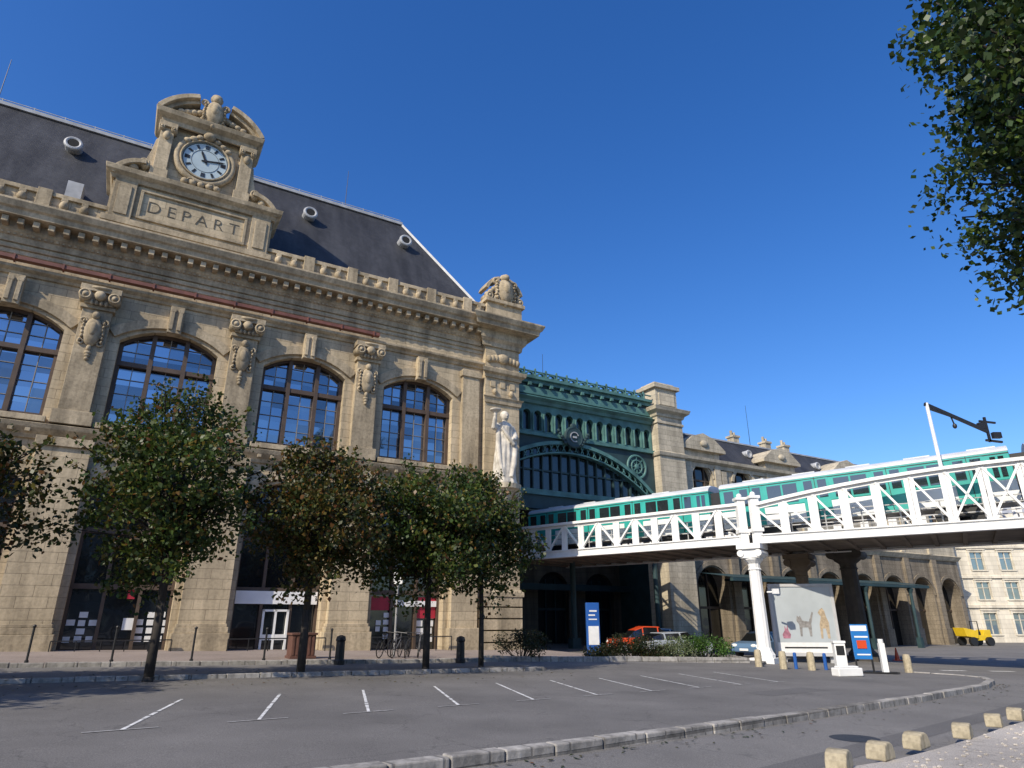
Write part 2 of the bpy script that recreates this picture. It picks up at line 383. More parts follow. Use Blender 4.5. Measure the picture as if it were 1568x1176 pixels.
# ------------------------------------------------------------------ station pavilion
ST=empty('railway_station_building',(.2,40,0),R(30))
XL=-47
cents=[-6.65-6.68*i for i in range(6)]
pils=[-3.35]+[-9.99-6.68*i for i in range(6)]
wall=MB(); trim=MB(); glass=MB(); dgl=MB(); fr=MB(); th=MB()
for xc in cents:
    wall.archwall(xc-3.34,xc+3.34,9.9,17.3,xc-2.2,xc+2.2,10.35,14.6,.8,0,.8)
    wall.archwall(xc-3.34,xc+3.34,-1,9.9,xc-2.05,xc+2.05,-1,7.4,1.1,0,.9)
    for i in range(6):
        for j in range(7):
            xa=xc-2.25+.75*i; za=10.3+.75*j; t=[random.uniform(-.01,.01) for _ in range(2)]
            glass.quad((xa,.66+t[0],za),(xa+.75,.66-t[0],za),(xa+.75,.66-t[0]+t[1],za+.75),(xa,.66+t[0]+t[1],za+.75))
    dgl.quad((xc-2.2,.8,-1),(xc+2.2,.8,-1),(xc+2.2,.8,8.6),(xc-2.2,.8,8.6))
    for dx in (-.75,.75): fr.box(xc+dx-.10,xc+dx+.10,.34,.62,10.35,15.3)
    fr.box(xc-2.2,xc+2.2,.37,.625,13.45,13.68); fr.box(xc-2.2,xc+2.2,.4,.62,10.35,10.58)
    for sx in (-1,1): fr.box(xc+sx*2.12-.1,xc+sx*2.12+.1,.42,.62,10.35,14.8)
    for dx in (-1.45,0,1.45): th.box(xc+dx-.018,xc+dx+.018,.59,.64,10.4,15.3)
    for k in range(1,4): th.box(xc-2.2,xc+2.2,.60,.642,10.58+.75*k-.015,10.58+.75*k+.015)
    for k in range(1,3): th.box(xc-2.2,xc+2.2,.60,.642,13.68+.6*k-.015,13.68+.6*k+.015)
    archring(fr,xc-2.2,xc+2.2,14.47,.8,.14,.42,.62)
    archring(trim,xc-2.45,xc+2.45,14.68,.88,.5,-.16,.05)
    trim.box(xc-.32,xc+.32,-.42,.1,15.3,16.75)
    for dx in (-.18,.18):
        trim.cyl((xc+dx,-.5,16.5),(xc+dx,-.3,16.5),.14,n=10)
        trim.box(xc+dx-.09,xc+dx+.09,-.5,-.4,15.45,16.45)
    trim.box(xc-2.4,xc+2.4,-.5,.15,10.02,10.28)
    for k in range(-3,4): trim.box(xc+k*.62-.1,xc+k*.62+.1,-.4,0,9.55,9.78)
    archring(trim,xc-2.3,xc+2.3,7.45,1.2,.45,-.14,.05)
    trim.box(xc-.28,xc+.28,-.38,.1,8.4,9.45)
    for dx in (-2.0,-.7,.7,2.0): fr.box(xc+dx-.07,xc+dx+.07,.6,.82,-1,8.4)
    for z in (3.2,5.6): fr.box(xc-2.05,xc+2.05,.58,.815,z-.1,z+.12)
    for k in range(1,3): fr.box(xc-2.05,xc+2.05,.7,.81,5.6+.9*k-.03,5.6+.9*k+.03)
wall.quad((-3.31,0,-1),(0,0,-1),(0,0,20.2),(-3.31,0,20.2))
wall.quad((0,0,-1),(0,14,-1),(0,14,20.2),(0,0,20.2))
wall.quad((XL,0,17.3),(-3.31,0,17.3),(-3.31,0,20.2),(XL,0,20.2))
wall.box(XL,-.4,1.6,14,-1,20.15)
def volute(mb,x,y0,y1,z,r):
    mb.cyl((x,y0,z),(x,y1,z),r,n=14); mb.torus((x,y0,z),(0,1,0),r*.8,r*.16,14,5); mb.cyl((x,y0-.05,z),(x,y0,z),r*.4,n=10)
orn=MB()
def cartouche(x,y,z,w,h,dep=.35,rich=True):
    orn.ell((x,y,z),(w*.34,dep,h*.42),14,9)
    orn.torus((x,y-.02,z),(0,1,0),w*.36,w*.07,18,6)
    orn.ell((x,y-dep*.8,z+h*.05),(w*.16,dep*.45,h*.2),10,7)
    for sx in (-1,1):
        orn.torus((x+sx*w*.38,y,z+h*.3),(0,1,0),w*.11,w*.05,12,6)
        orn.torus((x+sx*w*.34,y,z-h*.32),(0,1,0),w*.09,w*.045,12,6)
        if rich:
            for k in range(6):
                orn.ell((x+sx*w*(.34+.05*random.random()),y-.05,z+h*(-.28+.11*k)),(w*.055,dep*.5,h*.05),7,5)
    orn.ell((x,y-.1,z+h*.46),(w*.15,dep*.7,h*.12),10,6)
    orn.ell((x,y,z-h*.47),(w*.1,dep*.5,h*.1),8,5)
for xp in pils[1:]:
    trim.box(xp-.62,xp+.62,-.38,.05,10.3,15.85)
    trim.box(xp-.8,xp+.8,-.5,.05,10.05,10.7)
    trim.box(xp-.72,xp+.72,-.5,.05,15.75,15.95)
    trim.box(xp-.85,xp+.85,-.75,.05,16.55,16.85)
    trim.box(xp-.6,xp+.6,-.6,.05,15.95,16.55)
    for sx in (-1,1): volute(orn,xp+sx*.6,-.85,-.1,16.3,.27)
    orn.ell((xp,-.7,16.35),(.26,.25,.26)); orn.ell((xp,-.62,16.75),(.5,.25,.12))
    for k in range(4): orn.ell((xp-.3+.2*k,-.62,16.02),(.08,.1,.14),7,5)
    cartouche(xp,-.42,14.6,1.15,1.75,.26)
    for k in range(3): orn.ell((xp,-.40,13.55-.15*k),(.16-.03*k,.12,.1),7,5)
    wall.box(xp-1.0,xp+1.0,-.45,.0,-1,9.3)
    trim.box(xp-1.2,xp+1.2,-.68,.03,-1,1.25); trim.box(xp-1.12,xp+1.12,-.6,.03,1.25,1.5); trim.box(xp-1.06,xp+1.06,-.54,.03,1.5,1.65)
    trim.box(xp-1.1,xp+1.1,-.58,.03,9.0,9.4)
trim.box(-3.9,-2.75,-.3,.02,10.3,16.6); trim.box(-4.0,-2.65,-.4,.02,16.1,16.5)
wall.box(-4.3,-2.7,-.4,.0,-1,9.3); trim.box(-4.45,-2.6,-.6,.02,-1,1.4)
CR=.06
wall.box(-2.4,CR,-.4,1.5,2.9,18.5)
for k in range(5):
    trim.box(-2.55,CR+.1,-.55,1.6,-1 if k==0 else .05+k*.62,.6+k*.62)
trim.moulding([(0,3.05),(.2,3.05),(.2,3.3),(.1,3.45),(0,3.45)],[(-2.4,-.4,0,-1),(CR,-.4,1,-1),(CR,1.5,1,0)])
trim.moulding([(0,16.3),(.12,16.3),(.16,16.5),(.35,16.6),(.4,16.85),(0,16.9)],[(-2.4,-.4,-1,-1),(CR,-.4,1,-1),(CR,1.5,1,0)])
trim.moulding([(0,14.6),(.1,14.6),(.15,14.9),(.25,15),(0,15.1)],[(-2.4,-.4,-1,-1),(CR,-.4,1,-1),(CR,1.5,1,0)])
orn.ell((-1.15,-.45,17.7),(.5,.25,.35))
for sx in (-1,1):
    for k in range(3): orn.ell((-1.15+sx*(.5+.27*k),-.45,17.65-.05*k),(.2,.2,.25),8,6)
    orn.ell((-1.15+sx*.6,-.47,15.4),(.16,.15,.2),8,6)
for k in range(3): wall.box(-2.05+k*.7,-1.7+k*.7,-.47,-.35,15.7,16.1)
path=[(XL,0,0,-1),(-2.41,0,0,-1)]
trim.moulding([(0,9.3),(.12,9.32),(.2,9.5),(.42,9.75),(.5,9.95),(0,10.05)],path)
trim.moulding([(0,16.85),(.1,16.87),(.16,17.0),(.34,17.12),(.36,17.25),(0,17.3)],path)
trim.moulding([(0,17.9),(.06,17.9),(.06,18.0),(0,18.02)],path)
trim.moulding([(0,18.15),(.1,18.17),(.12,18.3),(0,18.33)],path)
corn=[(0,18.45),(.1,18.47),(.14,18.75),(.32,18.95),(.34,19.1),(.36,19.42),(.95,19.45),(1.0,19.72),(1.12,19.8),(1.25,20.05),(1.25,20.15),(0,20.25)]
trim.moulding(corn,[(XL,0,0,-1),(-2.6,0,0,-1)])
trim.moulding([(o+.12,z+(0.03 if z>19 else -.03)) for o,z in corn[:-1]]+[(0,20.3)],[(-2.5,-.3,-1,-1),(.0,-.3,1,-1),(.0,2.5,1,0)])
trim.moulding(corn,[(-.1,2.4,1,0),(-.1,14,1,0)])
x=XL
while x<-2.8:
    trim.box(x,x+.26,-.8,-.3,19.1,19.4); x+=.6
x=XL
while x<-2.8:
    trim.box(x,x+.11,-.26,-.05,18.78,18.92); x+=.24
trim.box(XL,-2.6,-.75,.5,20.2,20.42)
wall.box(XL,-2.6,-.42,.0,20.42,21.1); trim.box(XL,-2.6,-.55,.1,21.1,21.32)
x=XL+.3; k=0
while x<-2.9:
    if not(-24.2<x<-15.9):
        if k%3==0: trim.box(x-.3,x+.3,-.62,.12,20.42,21.4)
        else: orn.ell((x,-.5,20.72),(.2,.22,.26),8,6); trim.box(x-.14,x+.14,-.6,-.4,20.9,21.1)
    x+=.84; k+=1
wall.box(-2.5,.15,-.65,1.6,20.3,21.5); trim.box(-2.65,.3,-.85,1.8,21.5,21.75)
trim.box(-1.95,-.35,-.4,.8,21.75,22.5)
cartouche(-1.15,-.65,22.55,1.8,2.1,.42)
trim.arcband(-1.15,22.2,1.25,1.48,R(15),R(75),-.6,.5); trim.arcband(-1.15,22.2,1.25,1.48,R(105),R(165),-.6,.5)
for sx in (-1,1):
    volute(orn,-1.15+sx*1.15,-.7,.2,22.0,.26)
    for k in range(4): orn.ell((-1.15+sx*(.55+.24*k),-.5,22.85-.25*k),(.2,.24,.18),8,6)
orn.ell((-1.15,-.5,23.6),(.3,.26,.27)); orn.ell((-1.15,-.72,23.5),(.13,.14,.18))
# ---- clock attic
cx=-20.1
wall.box(cx-3.9,cx+3.9,-.5,1.8,20.4,23.2)
trim.box(cx-4.05,cx+4.05,-.85,1.85,20.42,20.75)
for sx in (-1,1): 
    trim.box(cx+sx*3.3-.5,cx+sx*3.3+.5,-.68,0,20.75,23.0)
    trim.box(cx+sx*3.3-.3,cx+sx*3.3+.3,-.74,0,21.0,22.7)
trim.box(cx-2.6,cx+2.6,-.62,0,21.05,21.2); trim.box(cx-2.6,cx+2.6,-.62,0,22.65,22.8)
trim.box(cx-2.6,cx-2.45,-.62,0,21.2,22.65); trim.box(cx+2.45,cx+2.6,-.62,0,21.2,22.65)
trim.moulding([(0,23.0),(.1,23.0),(.2,23.2),(.4,23.35),(.45,23.6),(0,23.7)],[(cx-3.9,1.8,-1,0),(cx-3.9,-.55,-1,-1),(cx+3.9,-.55,1,-1),(cx+3.9,1.8,1,0)])
wall.box(cx-2.3,cx+2.3,-.2,1.6,23.7,28.0)
for sx in (-1,1):
    a=(R(15),R(88)) if sx>0 else (R(92),R(165))
    trim.arcband(cx+sx*2.6,22.85,1.35,1.6,a[0],a[1],-.85,1.4)
    trim.prism([(cx+sx*2.5+1.3*math.cos(t),22.85+1.4*math.sin(t)) for t in [a[0]+(a[1]-a[0])*i/8 for i in range(9)]]+[(cx+sx*2.5,23.5)],-.3,1.2)
    orn.ell((cx+sx*3.2,-.5,23.95),(.26,.26,.26)); volute(orn,cx+sx*2.75,-.7,.4,24.35,.26)
    trim.prism([(cx+sx*2.3,23.7),(cx+sx*3.4,23.7),(cx+sx*3.2,24.1),(cx+sx*2.8,24.6),(cx+sx*2.6,25.4),(cx+sx*2.5,26.2),(cx+sx*2.3,26.5)],-.35,.6)
    trim.box(cx+sx*2.05-.32,cx+sx*2.05+.32,-.55,0,24.3,27.2)
    trim.box(cx+sx*2.05-.42,cx+sx*2.05+.42,-.68,0,23.7,24.3)
    trim.box(cx+sx*2.05-.45,cx+sx*2.05+.45,-.7,0,27.0,27.3)
    for k in (-1,1): volute(orn,cx+sx*2.05+k*.3,-.75,-.2,26.9,.15)
    orn.ell((cx+sx*2.05,-.6,26.5),(.18,.15,.28),8,6)
trim.moulding([(0,27.3),(.12,27.3),(.15,27.55),(.42,27.75),(.5,28.0),(0,28.1)],[(cx-2.3,1.6,-1,0),(cx-2.3,-.45,-1,-1),(cx+2.3,-.45,1,-1),(cx+2.3,1.6,1,0)])
Rp=3.05;cz=26.5
for (a0,a1) in ((R(30),R(74)),(R(106),R(150))):
    trim.arcband(cx,cz,Rp-.12,Rp+.14,a0,a1,-.95,1.5); trim.arcband(cx,cz,Rp-.33,Rp-.12,a0,a1,-.7,1.4)
trim.prism([(cx+2.7*math.cos(t),cz+2.7*math.sin(t)) for t in [R(32)+R(116)*i/14 for i in range(15)]],-.3,1.2)
cartouche(cx,-.75,28.7,1.45,1.9,.4)
orn.ell((cx,-.6,29.8),(.34,.32,.32)); orn.ell((cx,-.85,29.7),(.15,.15,.18))
for sx in (-1,1):
    for k in range(4): orn.ell((cx+sx*(.7+.3*k),-.55,28.6-.1*k),(.22,.2,.18),8,6)
orn.torus((cx,-.35,25.7),(0,1,0),1.42,.18,40,8); orn.torus((cx,-.5,25.7),(0,1,0),1.22,.06,40,6)
orn.ell((cx,-.6,27.2),(.32,.25,.26)); 
for sx in (-1,1):
    for k in range(3): orn.ell((cx+sx*(.45+.3*k),-.5,27.05-.2*k),(.2,.15,.16),8,6)
    volute(orn,cx+sx*.5,-.6,-.2,24.1,.22)
for k in range(5): orn.ell((cx-.8+.4*k,-.55,24.0),(.2,.22,.2),8,6)
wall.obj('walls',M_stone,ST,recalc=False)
trim.obj('mouldings',M_trim,ST,bevel=.02)
orn.obj('carved_ornaments',M_trim,ST,smooth=True)
glass.obj('upper_windows',M_glass,ST,recalc=False); dgl.obj('lower_windows',M_dglass,ST)
fr.obj('window_frames',M_frame,ST); th.obj('glazing_bars',M_thin,ST)
ck=25.7
mb=MB(); mb.cyl((cx,-.42,ck),(cx,-.3,ck),1.2,n=48); mb.obj('clock_face',simple('clock_enamel',(.42,.50,.52),.25,.1,1),ST)
mb=MB()
for h in range(12):
    a=R(90-30*h)
    for k in range(-(1 if h%3 else 2)+0,(2 if h%3 else 3)):
        aa=a+k*.05
        mb.beam((cx+.78*math.cos(aa),-.43,ck+.78*math.sin(aa)),(cx+1.04*math.cos(aa),-.43,ck+1.04*math.sin(aa)),.03,.022,up=(0,1,0))
mb.torus((cx,-.43,ck),(0,1,0),1.12,.015,48,4); mb.torus((cx,-.43,ck),(0,1,0),.7,.01,48,4)
def hand(ang,l,w):
    a=R(90-ang); dx,dz=math.cos(a),math.sin(a); px,pz=-dz,dx
    mb.prism([(cx-dx*.2-px*w,ck-dz*.2-pz*w),(cx+dx*l*.8-px*w*1.2,ck+dz*l*.8-pz*w*1.2),(cx+dx*l,ck+dz*l),(cx+dx*l*.8+px*w*1.2,ck+dz*l*.8+pz*w*1.2),(cx-dx*.2+px*w,ck-dz*.2+pz*w)],-.47,-.44)
hand(78,1.0,.035); hand(336,.65,.05); mb.cyl((cx,-.49,ck),(cx,-.42,ck),.09)
mb.obj('clock_hands_numerals',M_black,ST)
cu=bpy.data.curves.new('inscription','FONT'); cu.body='DEPART'; cu.size=.95; cu.extrude=.012; cu.offset=-.022; cu.align_x='CENTER'; cu.space_character=1.45
to=bpy.data.objects.new('inscription',cu); scene.collection.objects.link(to); to.parent=ST; to.location=(cx,-.515,21.6); to.rotation_euler=(R(90),0,0)
cu.materials.append(simple('letter_stone',(.10,.085,.065),.9,.1,3))
mb=MB(); mb.box(XL,-9.5,-.62,-.3,17.42,17.60)
x=XL+1
while x<-9.6: mb.box(x,x+.08,-.66,-.28,17.36,17.64); x+=1.9
mb.obj('gutter_pipe',M_copper,ST)
rb=MB(); z0=20.9; z1=30.05; e0=1.0; e1=6.29
rb.add([(XL,e0,z0),(-e0,e0,z0),(-e1,e1,z1),(XL,e1,z1),(-e1,10.7,z1),(XL,10.7,z1),(-e0,16,z0),(XL,16,z0)],[(0,1,2,3),(3,2,4,5),(1,6,4,2),(5,4,6,7)])
rb.obj('slate_roof',M_slate,ST,recalc=False)
zb=MB(); zb.beam((XL,e1,z1+.05),(-e1,e1,z1+.05),.35,.22); zb.beam((-e1,e1,z1+.02),(-e0,e0,z0),.26,.16)
zb.beam((-e1,e1,z1),(-e1,10.7,z1),.3,.2)
zb.box(XL,-1,.4,1.3,20.5,20.95)
x=XL+.5
while x<-6.5:
    zb.beam((x,e1+.1,z1),(x,e1+.1,z1+.5),.05); x+=1.55
zb.beam((XL,e1+.1,z1+.45),(-6.4,e1+.1,z1+.45),.04)
ocd=MB()
for t in (6.65,13.4,20.1,26.8,33.5,40.2):
    u,zz=4.72,27.4
    zb.torus((-t,u-.6,zz),(0,1,-.15),.37,.11,20,8); zb.cyl((-t,u-.55,zz),(-t,u+.8,zz),.43,n=18)
    ocd.cyl((-t,u-.65,zz),(-t,u-.54,zz),.29,n=18)
zb.obj('zinc_roof_trim',M_zinc,ST,smooth=False)
ocd.obj('oculus_panes',M_dark,ST)
mb=MB(); mb.prism([(-26.1,22.3),(-25.4,22.3),(-25.4,23.3),(-26.1,23.3)],1.3,2.4); mb.obj('roof_hatch',M_zinc,ST)
mb=MB()
for t in (31.5,10.4): mb.cyl((-t,7.5,z1),(-t,7.5,z1+4.2),.03,.015,6)
mb.obj('roof_antennas',M_black,ST)
pp=MB(); rd=MB(); wh=MB()
def posters(x0,nx,z0,nz,w=.3,h=.24,gx=.42,gz_=.34,skip=.25):
    for i in range(nx):
        for j in range(nz):
            if random.random()<skip: continue
            x=x0+i*gx+random.uniform(-.02,.02); z=z0+j*gz_+random.uniform(-.02,.02); pp.box(x,x+w*random.uniform(.8,1.15),.74,.785,z,z+h)
c2=cents[2]; posters(c2-1.9,3,.9,4); posters(c2+.75,3,.9,4); posters(c2-.4,2,1.4,2,.5,.5,.6,.6)
c0=cents[0]; posters(c0-1.9,3,.9,4); posters(c0+.8,2,.7,4,.45,.3,.55,.4); rd.box(c0-1.95,c0-.8,.7,.78,2.3,3.0); rd.box(c0+.8,c0+1.9,.7,.78,1.9,3.0); wh.box(c0-.6,c0+1.9,.6,.7,2.5,2.8)
c1=cents[1]; wh.box(c1-1.95,c1+1.95,.5,.72,2.55,3.15)
for dx in (-.55,.02,.6): wh.box(c1+dx-.05,c1+dx+.05,.55,.74,-.2,2.3)
wh.box(c1-.6,c1+.65,.55,.74,2.2,2.3); wh.box(c1-.6,c1+.65,.56,.74,.9,1.15)
c3=cents[3]; posters(c3-1.5,3,.9,4); rd.box(c3+.8,c3+1.9,.7,.78,3.4,4.2)
rd.box(c2+.2,c2+.5,.7,.78,2.7,3.1)
pp.obj('window_notices',M_paper,ST); rd.obj('red_shop_signs',M_red,ST); wh.obj('white_door_frames',M_white,ST)
mb=MB()
for xc in cents[:4]:
    mb.beam((xc-2.2,-.9,1.0),(xc+2.2,-.9,1.0),.05); 
    for k in range(6): mb.beam((xc-2.2+.88*k,-.9,0),(xc-2.2+.88*k,-.9,1.0),.04)
mb.obj('door_railings',M_black,ST)

# statue on console
SU=empty('robed_statue',tuple(LW(-1.5,-1.3))+(9.3,),R(30))
def fold(t,z): return 1+.05*math.sin(9*t+z*.9)+.04*math.sin(14*t-z*1.4)
mb=MB()
mb.lathe(0,0,[(.02,-.0),(.78,0),(.8,.12),(.74,.3),(.68,1.0),(.63,1.8),(.55,2.4),(.46,2.75),(.5,3.2),(.56,3.55),(.42,3.78),(.17,3.88),(.15,4.0),(.02,4.02)],44,fold,1,.8)
mb.ell((0,-.04,4.25),(.23,.27,.31),16,12); mb.ell((0,.06,4.36),(.27,.28,.26),14,10); mb.ell((0,-.31,4.22),(.045,.07,.07),8,6)
mb.ell((0,-.27,4.08),(.09,.06,.04),8,6)
mb.tube([(-.48,0,3.62),(-.85,-.2,3.35),(-.95,-.5,3.85),(-.95,-.55,4.05)],[.2,.17,.12,.09],10)
mb.ell((-.95,-.56,4.1),(.12,.1,.15)); mb.lathe(-.95,-.56,[(.05,4.1),(.16,4.22),(.34,4.34),(.36,4.42),(.05,4.43)],14)
mb.tube([(.48,0,3.6),(.66,-.15,3.0),(.38,-.5,2.7),(.2,-.6,2.75)],[.2,.17,.12,.09],10)
mb.tube([(.5,-.1,3.2),(.55,-.3,2.2),(.35,-.5,1.2),(.15,-.55,.4)],[.16,.18,.18,.14],10)
mb.tube([(-.5,-.1,3.4),(-.58,-.25,2.4),(-.5,-.35,1.3),(-.35,-.5,.4)],[.15,.16,.14,.1],10)
mb.tube([(-.4,-.38,3.4),(0,-.52,2.8),(.4,-.48,2.4)],[.1,.12,.12],8)
o=mb.obj('figure',simple('statue_stone',(.52,.48,.41),.85,.35,1.8,bump=.4,fine=6),SU)
rm=o.modifiers.new('r','REMESH'); rm.mode='VOXEL'; rm.voxel_size=.04; rm.use_smooth_shade=True
mb=MB(); mb.lathe(0,0,[(.1,-1.1),(.35,-1.0),(.5,-.6),(.75,-.35),(.95,-.28),(1.0,-.02),(.2,0)],24)
mb.box(-.75,.75,.1,.9,-.9,-.05)
for sx in (-1,1): mb.cyl((sx*.7,-.5,-.55),(sx*.7,.6,-.55),.22,n=14)
mb.obj('console',M_stone2,SU)

# ------------------------------------------------------------------ train shed
SH=empty('train_shed',(.2,40,0),R(30))
g=MB(); gd=MB(); gg=MB()
X0,X1=.05,17.0
gd.box(X0,X1,6.0,6.3,17.6,19.5)
g.box(X0,X1,5.55,6.0,19.5,19.72); g.box(X0,X1,5.7,6.0,18.0,18.15); g.moulding([(0,17.5),(.2,17.55),(.3,17.75),(.6,17.95),(0,18.0)],[(X0,6.0,0,-1),(X1,6.0,0,-1)])
g.box(X0,X1,5.8,6.0,19.2,19.5); g.box(X0,X1,5.86,6.0,18.3,18.9)
x=X0+.6
while x<X1-.4:
    g.arcband(x,19.72,.26,.36,0,math.pi,5.6,5.8,10); g.arcband(x,19.72,.0,.1,0,math.pi,5.6,5.8,6)
    g.box(x+.5-.05,x+.5+.05,5.58,5.82,19.72,20.2); g.ell((x+.5,5.7,20.28),(.09,.09,.12),8,6)
    g.box(x-.12,x+.12,5.6,5.86,18.95,19.2); x+=1.0
g.box(X0,X1,5.62,5.78,20.08,20.15)
n=17; wv=(X1-X0)/n
for i in range(n):
    a=X0+i*wv
    g.archwall(a,a+wv,15.2,17.5,a+.17,a+wv-.17,15.45,16.75,(wv-.34)/2*.98,5.98,.35,10)
    g.cyl((a,5.9,15.4),(a,5.9,16.8),.07,n=8)
gg.box(X0,X1,6.35,6.45,10.5,17.5)
g.box(X0,X1,5.75,6.0,15.0,15.25)
gd.archwall(X0,X1,10.9,15.0,X0+.3,X1-.3,10.9,11.1,3.5,5.99,.3,28)
archring(g,X0+.3,X1-.3,11.1,3.5,.28,5.7,6.0,32); archring(g,X0+.3,X1-.3,10.5,3.4,.12,5.7,6.2,32)
for i in range(28):
    t=i/27; xx=X0+.6+t*(X1-X0-1.2); w2=(X1-X0-.6)/2; Rr=(w2*w2+3.5**2)/7; zz=11.1+3.5-Rr+math.sqrt(max(0,Rr*Rr-(xx-(X0+X1)/2)**2))
    g.beam((xx,5.85,zz-.5),(xx+.25,5.85,zz),.06); g.beam((xx+.25,5.85,zz-.5),(xx,5.85,zz),.06)
for xx in (X1-1.9,X0+1.9):
    g.torus((xx,5.95,13.7),(0,1,0),.95,.1,28,6); g.torus((xx,5.95,13.7),(0,1,0),.55,.07,20,6); g.ell((xx,5.95,13.7),(.25,.12,.25))
    for k in range(8): g.beam((xx,5.95,13.7),(xx+.9*math.cos(k*math.pi/4),5.95,13.7+.9*math.sin(k*math.pi/4)),.06)
x=X0+.85
while x<X1: gd.box(x-.05,x+.05,6.15,6.34,10.9,15); x+=.85
gd.box(X0,X1,6.2,6.34,12.4,12.52)
g.box(X0,X1,5.7,6.5,10.5,10.9); gd.box(X0,X1,5.9,6.4,9.5,10.5)
for xx in (X0+.5,8.5,X1-.5):
    gd.cyl((xx,6.2,-1),(xx,6.2,9.6),.2,n=14); gd.box(xx-.35,xx+.35,5.9,6.5,-1,.6)
    gd.beam((xx,6.2,8),(xx+1.3,6.2,9.6),.15); gd.beam((xx,6.2,8),(xx-1.3,6.2,9.6),.15)
g.obj('iron_ribs',M_green,SH,recalc=False); gd.obj('iron_panels',M_greend,SH,recalc=False); gg.obj('glazing',glassmat('shed_glass',(.012,.022,.025),.04),SH)
mb=MB(); mb.torus((8.5,5.5,15.2),(0,1,0),.75,.13,24,8); mb.cyl((8.5,5.4,15.2),(8.5,5.6,15.2),.75,n=24)
for sx in (-1,1):
    for k in range(5): mb.ell((8.5+sx*(.8+.15*k),5.5,14.7+.22*k),(.16,.12,.14),7,5)
mb.ell((8.5,5.5,16.1),(.3,.15,.25)); mb.obj('medallion',M_greend,SH)
mb=MB(); mb.arcband(8.5,15.2,.34,.42,R(20),R(300),5.33,5.39,14); mb.box(8.35,8.7,5.33,5.39,15.12,15.26); mb.obj('medallion_emblem',M_zinc,SH)
mb=MB(); mb.box(17.05,19.9,5.2,7.6,-1,18.4)
mb.obj('stone_pier',M_stone2,SH)
mb=MB()
P4=[(17.05,7.6,-1,0),(17.05,5.2,-1,-1),(19.9,5.2,1,-1),(19.9,7.6,1,0)]
mb.moulding([(0,17.6),(.1,17.6),(.1,17.8),(0,17.85)],P4); mb.moulding([(0,18.2),(.12,18.25),(.2,18.5),(.5,18.7),(.6,19.0),(0,19.1)],P4); mb.moulding([(0,14.8),(.12,14.8),(.2,15.1),(0,15.2)],P4)
mb.box(17.25,19.7,5.4,7.4,19.1,20.9); mb.box(17.0,19.95,5.15,7.6,20.9,21.25); mb.box(17.35,19.6,5.5,7.3,21.25,21.5); mb.box(17.6,19.4,5.33,5.5,19.4,20.5)
mb.obj('pier_cornice',M_stone2,SH,bevel=.02)
mb=MB(); mb.box(-.5,20,6.5,40,17.5,17.8); mb.box(20.0,20.3,7.6,40,-1,17.5); mb.obj('shed_roof',M_greend,SH)
M_inner_shade=stone('inner_stone_shaded',(.17,.145,.11),dirt=.4)  # stone kept dark, shade inside the shed painted into its base colour
mb=MB()
for i in range(4):
    a=0.1+i*5.0
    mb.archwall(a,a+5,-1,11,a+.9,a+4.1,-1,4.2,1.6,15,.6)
mb.obj('inner_wall',M_inner_shade,SH,recalc=False)
mb=MB(); mb.box(0.1,20,15.7,16,-1,11); mb.obj('inner_doors',M_dark,SH)
mb=MB()
for i in range(4):
    a=0.1+i*5.0
    for dx in (-1.55,-.5,.5,1.55): mb.box(a+2.5+dx-.06,a+2.5+dx+.06,15.5,15.68,-1,5.2)
    mb.box(a+.9,a+4.1,15.5,15.68,2.6,2.8)
mb.box(0.1,20,13.5,14,4.2,4.7)
mb.obj('inner_door_frames',M_greend,SH)

# ------------------------------------------------------------------ right wing
WG=empty('station_wing_building',(.2,40,0),R(30))
wl=MB(); wb=MB(); tr=MB(); tb=MB(); gl=MB(); fm=MB(); rf=MB(); zn=MB(); og=MB()
xe=57.2; bw=5.15; x=20.0; i=0
while x<xe-1:
    b0=x; b1=x+bw; xc=(b0+b1)/2
    wb.archwall(b0,b1,-1,8.2,xc-1.8,xc+1.8,-1,4.3,1.75,6,1.4)
    wl.archwall(b0,b1,8.2,15.0,xc-1.15,xc+1.15,11.2,13.6,1.1,6,.5)
    archring(tb,xc-1.95,xc+1.95,4.3,1.85,.3,5.88,6.02); archring(tr,xc-1.3,xc+1.3,13.6,1.2,.28,5.85,6.02)
    gl.box(xc-1.9,xc+1.9,7.3,7.4,-1,6.2); gl.box(xc-1.3,xc+1.3,6.42,6.5,11,14.8)
    for dx in (-.55,.55): fm.box(xc+dx-.05,xc+dx+.05,6.3,6.42,11.2,14.7); fm.box(xc+dx-.05,xc+dx+.05,7.18,7.3,-1,6)
    fm.box(xc-1.15,xc+1.15,6.32,6.42,13.3,13.45); fm.box(xc-1.8,xc+1.8,7.2,7.3,2.7,2.9)
    tb.box(b0-.45,b0+.45,5.7,6.02,-1,8.0); tr.box(b0-.3,b0+.3,5.8,6.02,8.6,14.4)
    tb.box(b0-.55,b0+.55,5.6,6.02,-1,1.0)
    if i%2==0:
        wl.box(xc-2.1,xc-1.4,5.75,6.6,10.6,15.9); wl.box(xc+1.4,xc+2.1,5.75,6.6,10.6,15.9); wl.box(xc-1.4,xc+1.4,5.8,6.6,15.0,15.9)
        tr.prism([(xc-2.6,15.9),(xc+2.6,15.9),(xc+2.6,16.15),(xc+1.3,17.1),(xc,17.5),(xc-1.3,17.1),(xc-2.6,16.15)],5.4,8.6)
        og.ell((xc,5.4,16.5),(.5,.2,.3))
    zn.torus((xc+ (2.6),7.1,16.9),(0,1,0),.32,.1,16,6); zn.cyl((xc+2.6,7.1,16.9),(xc+2.6,9,16.9),.38,n=14)
    x=b1; i+=1
xe=x
tr.moulding([(0,8.0),(.15,8.0),(.3,8.25),(.45,8.45),(0,8.6)],[(20.0,6,0,-1),(xe,6,1,-1),(xe,20,1,0)])
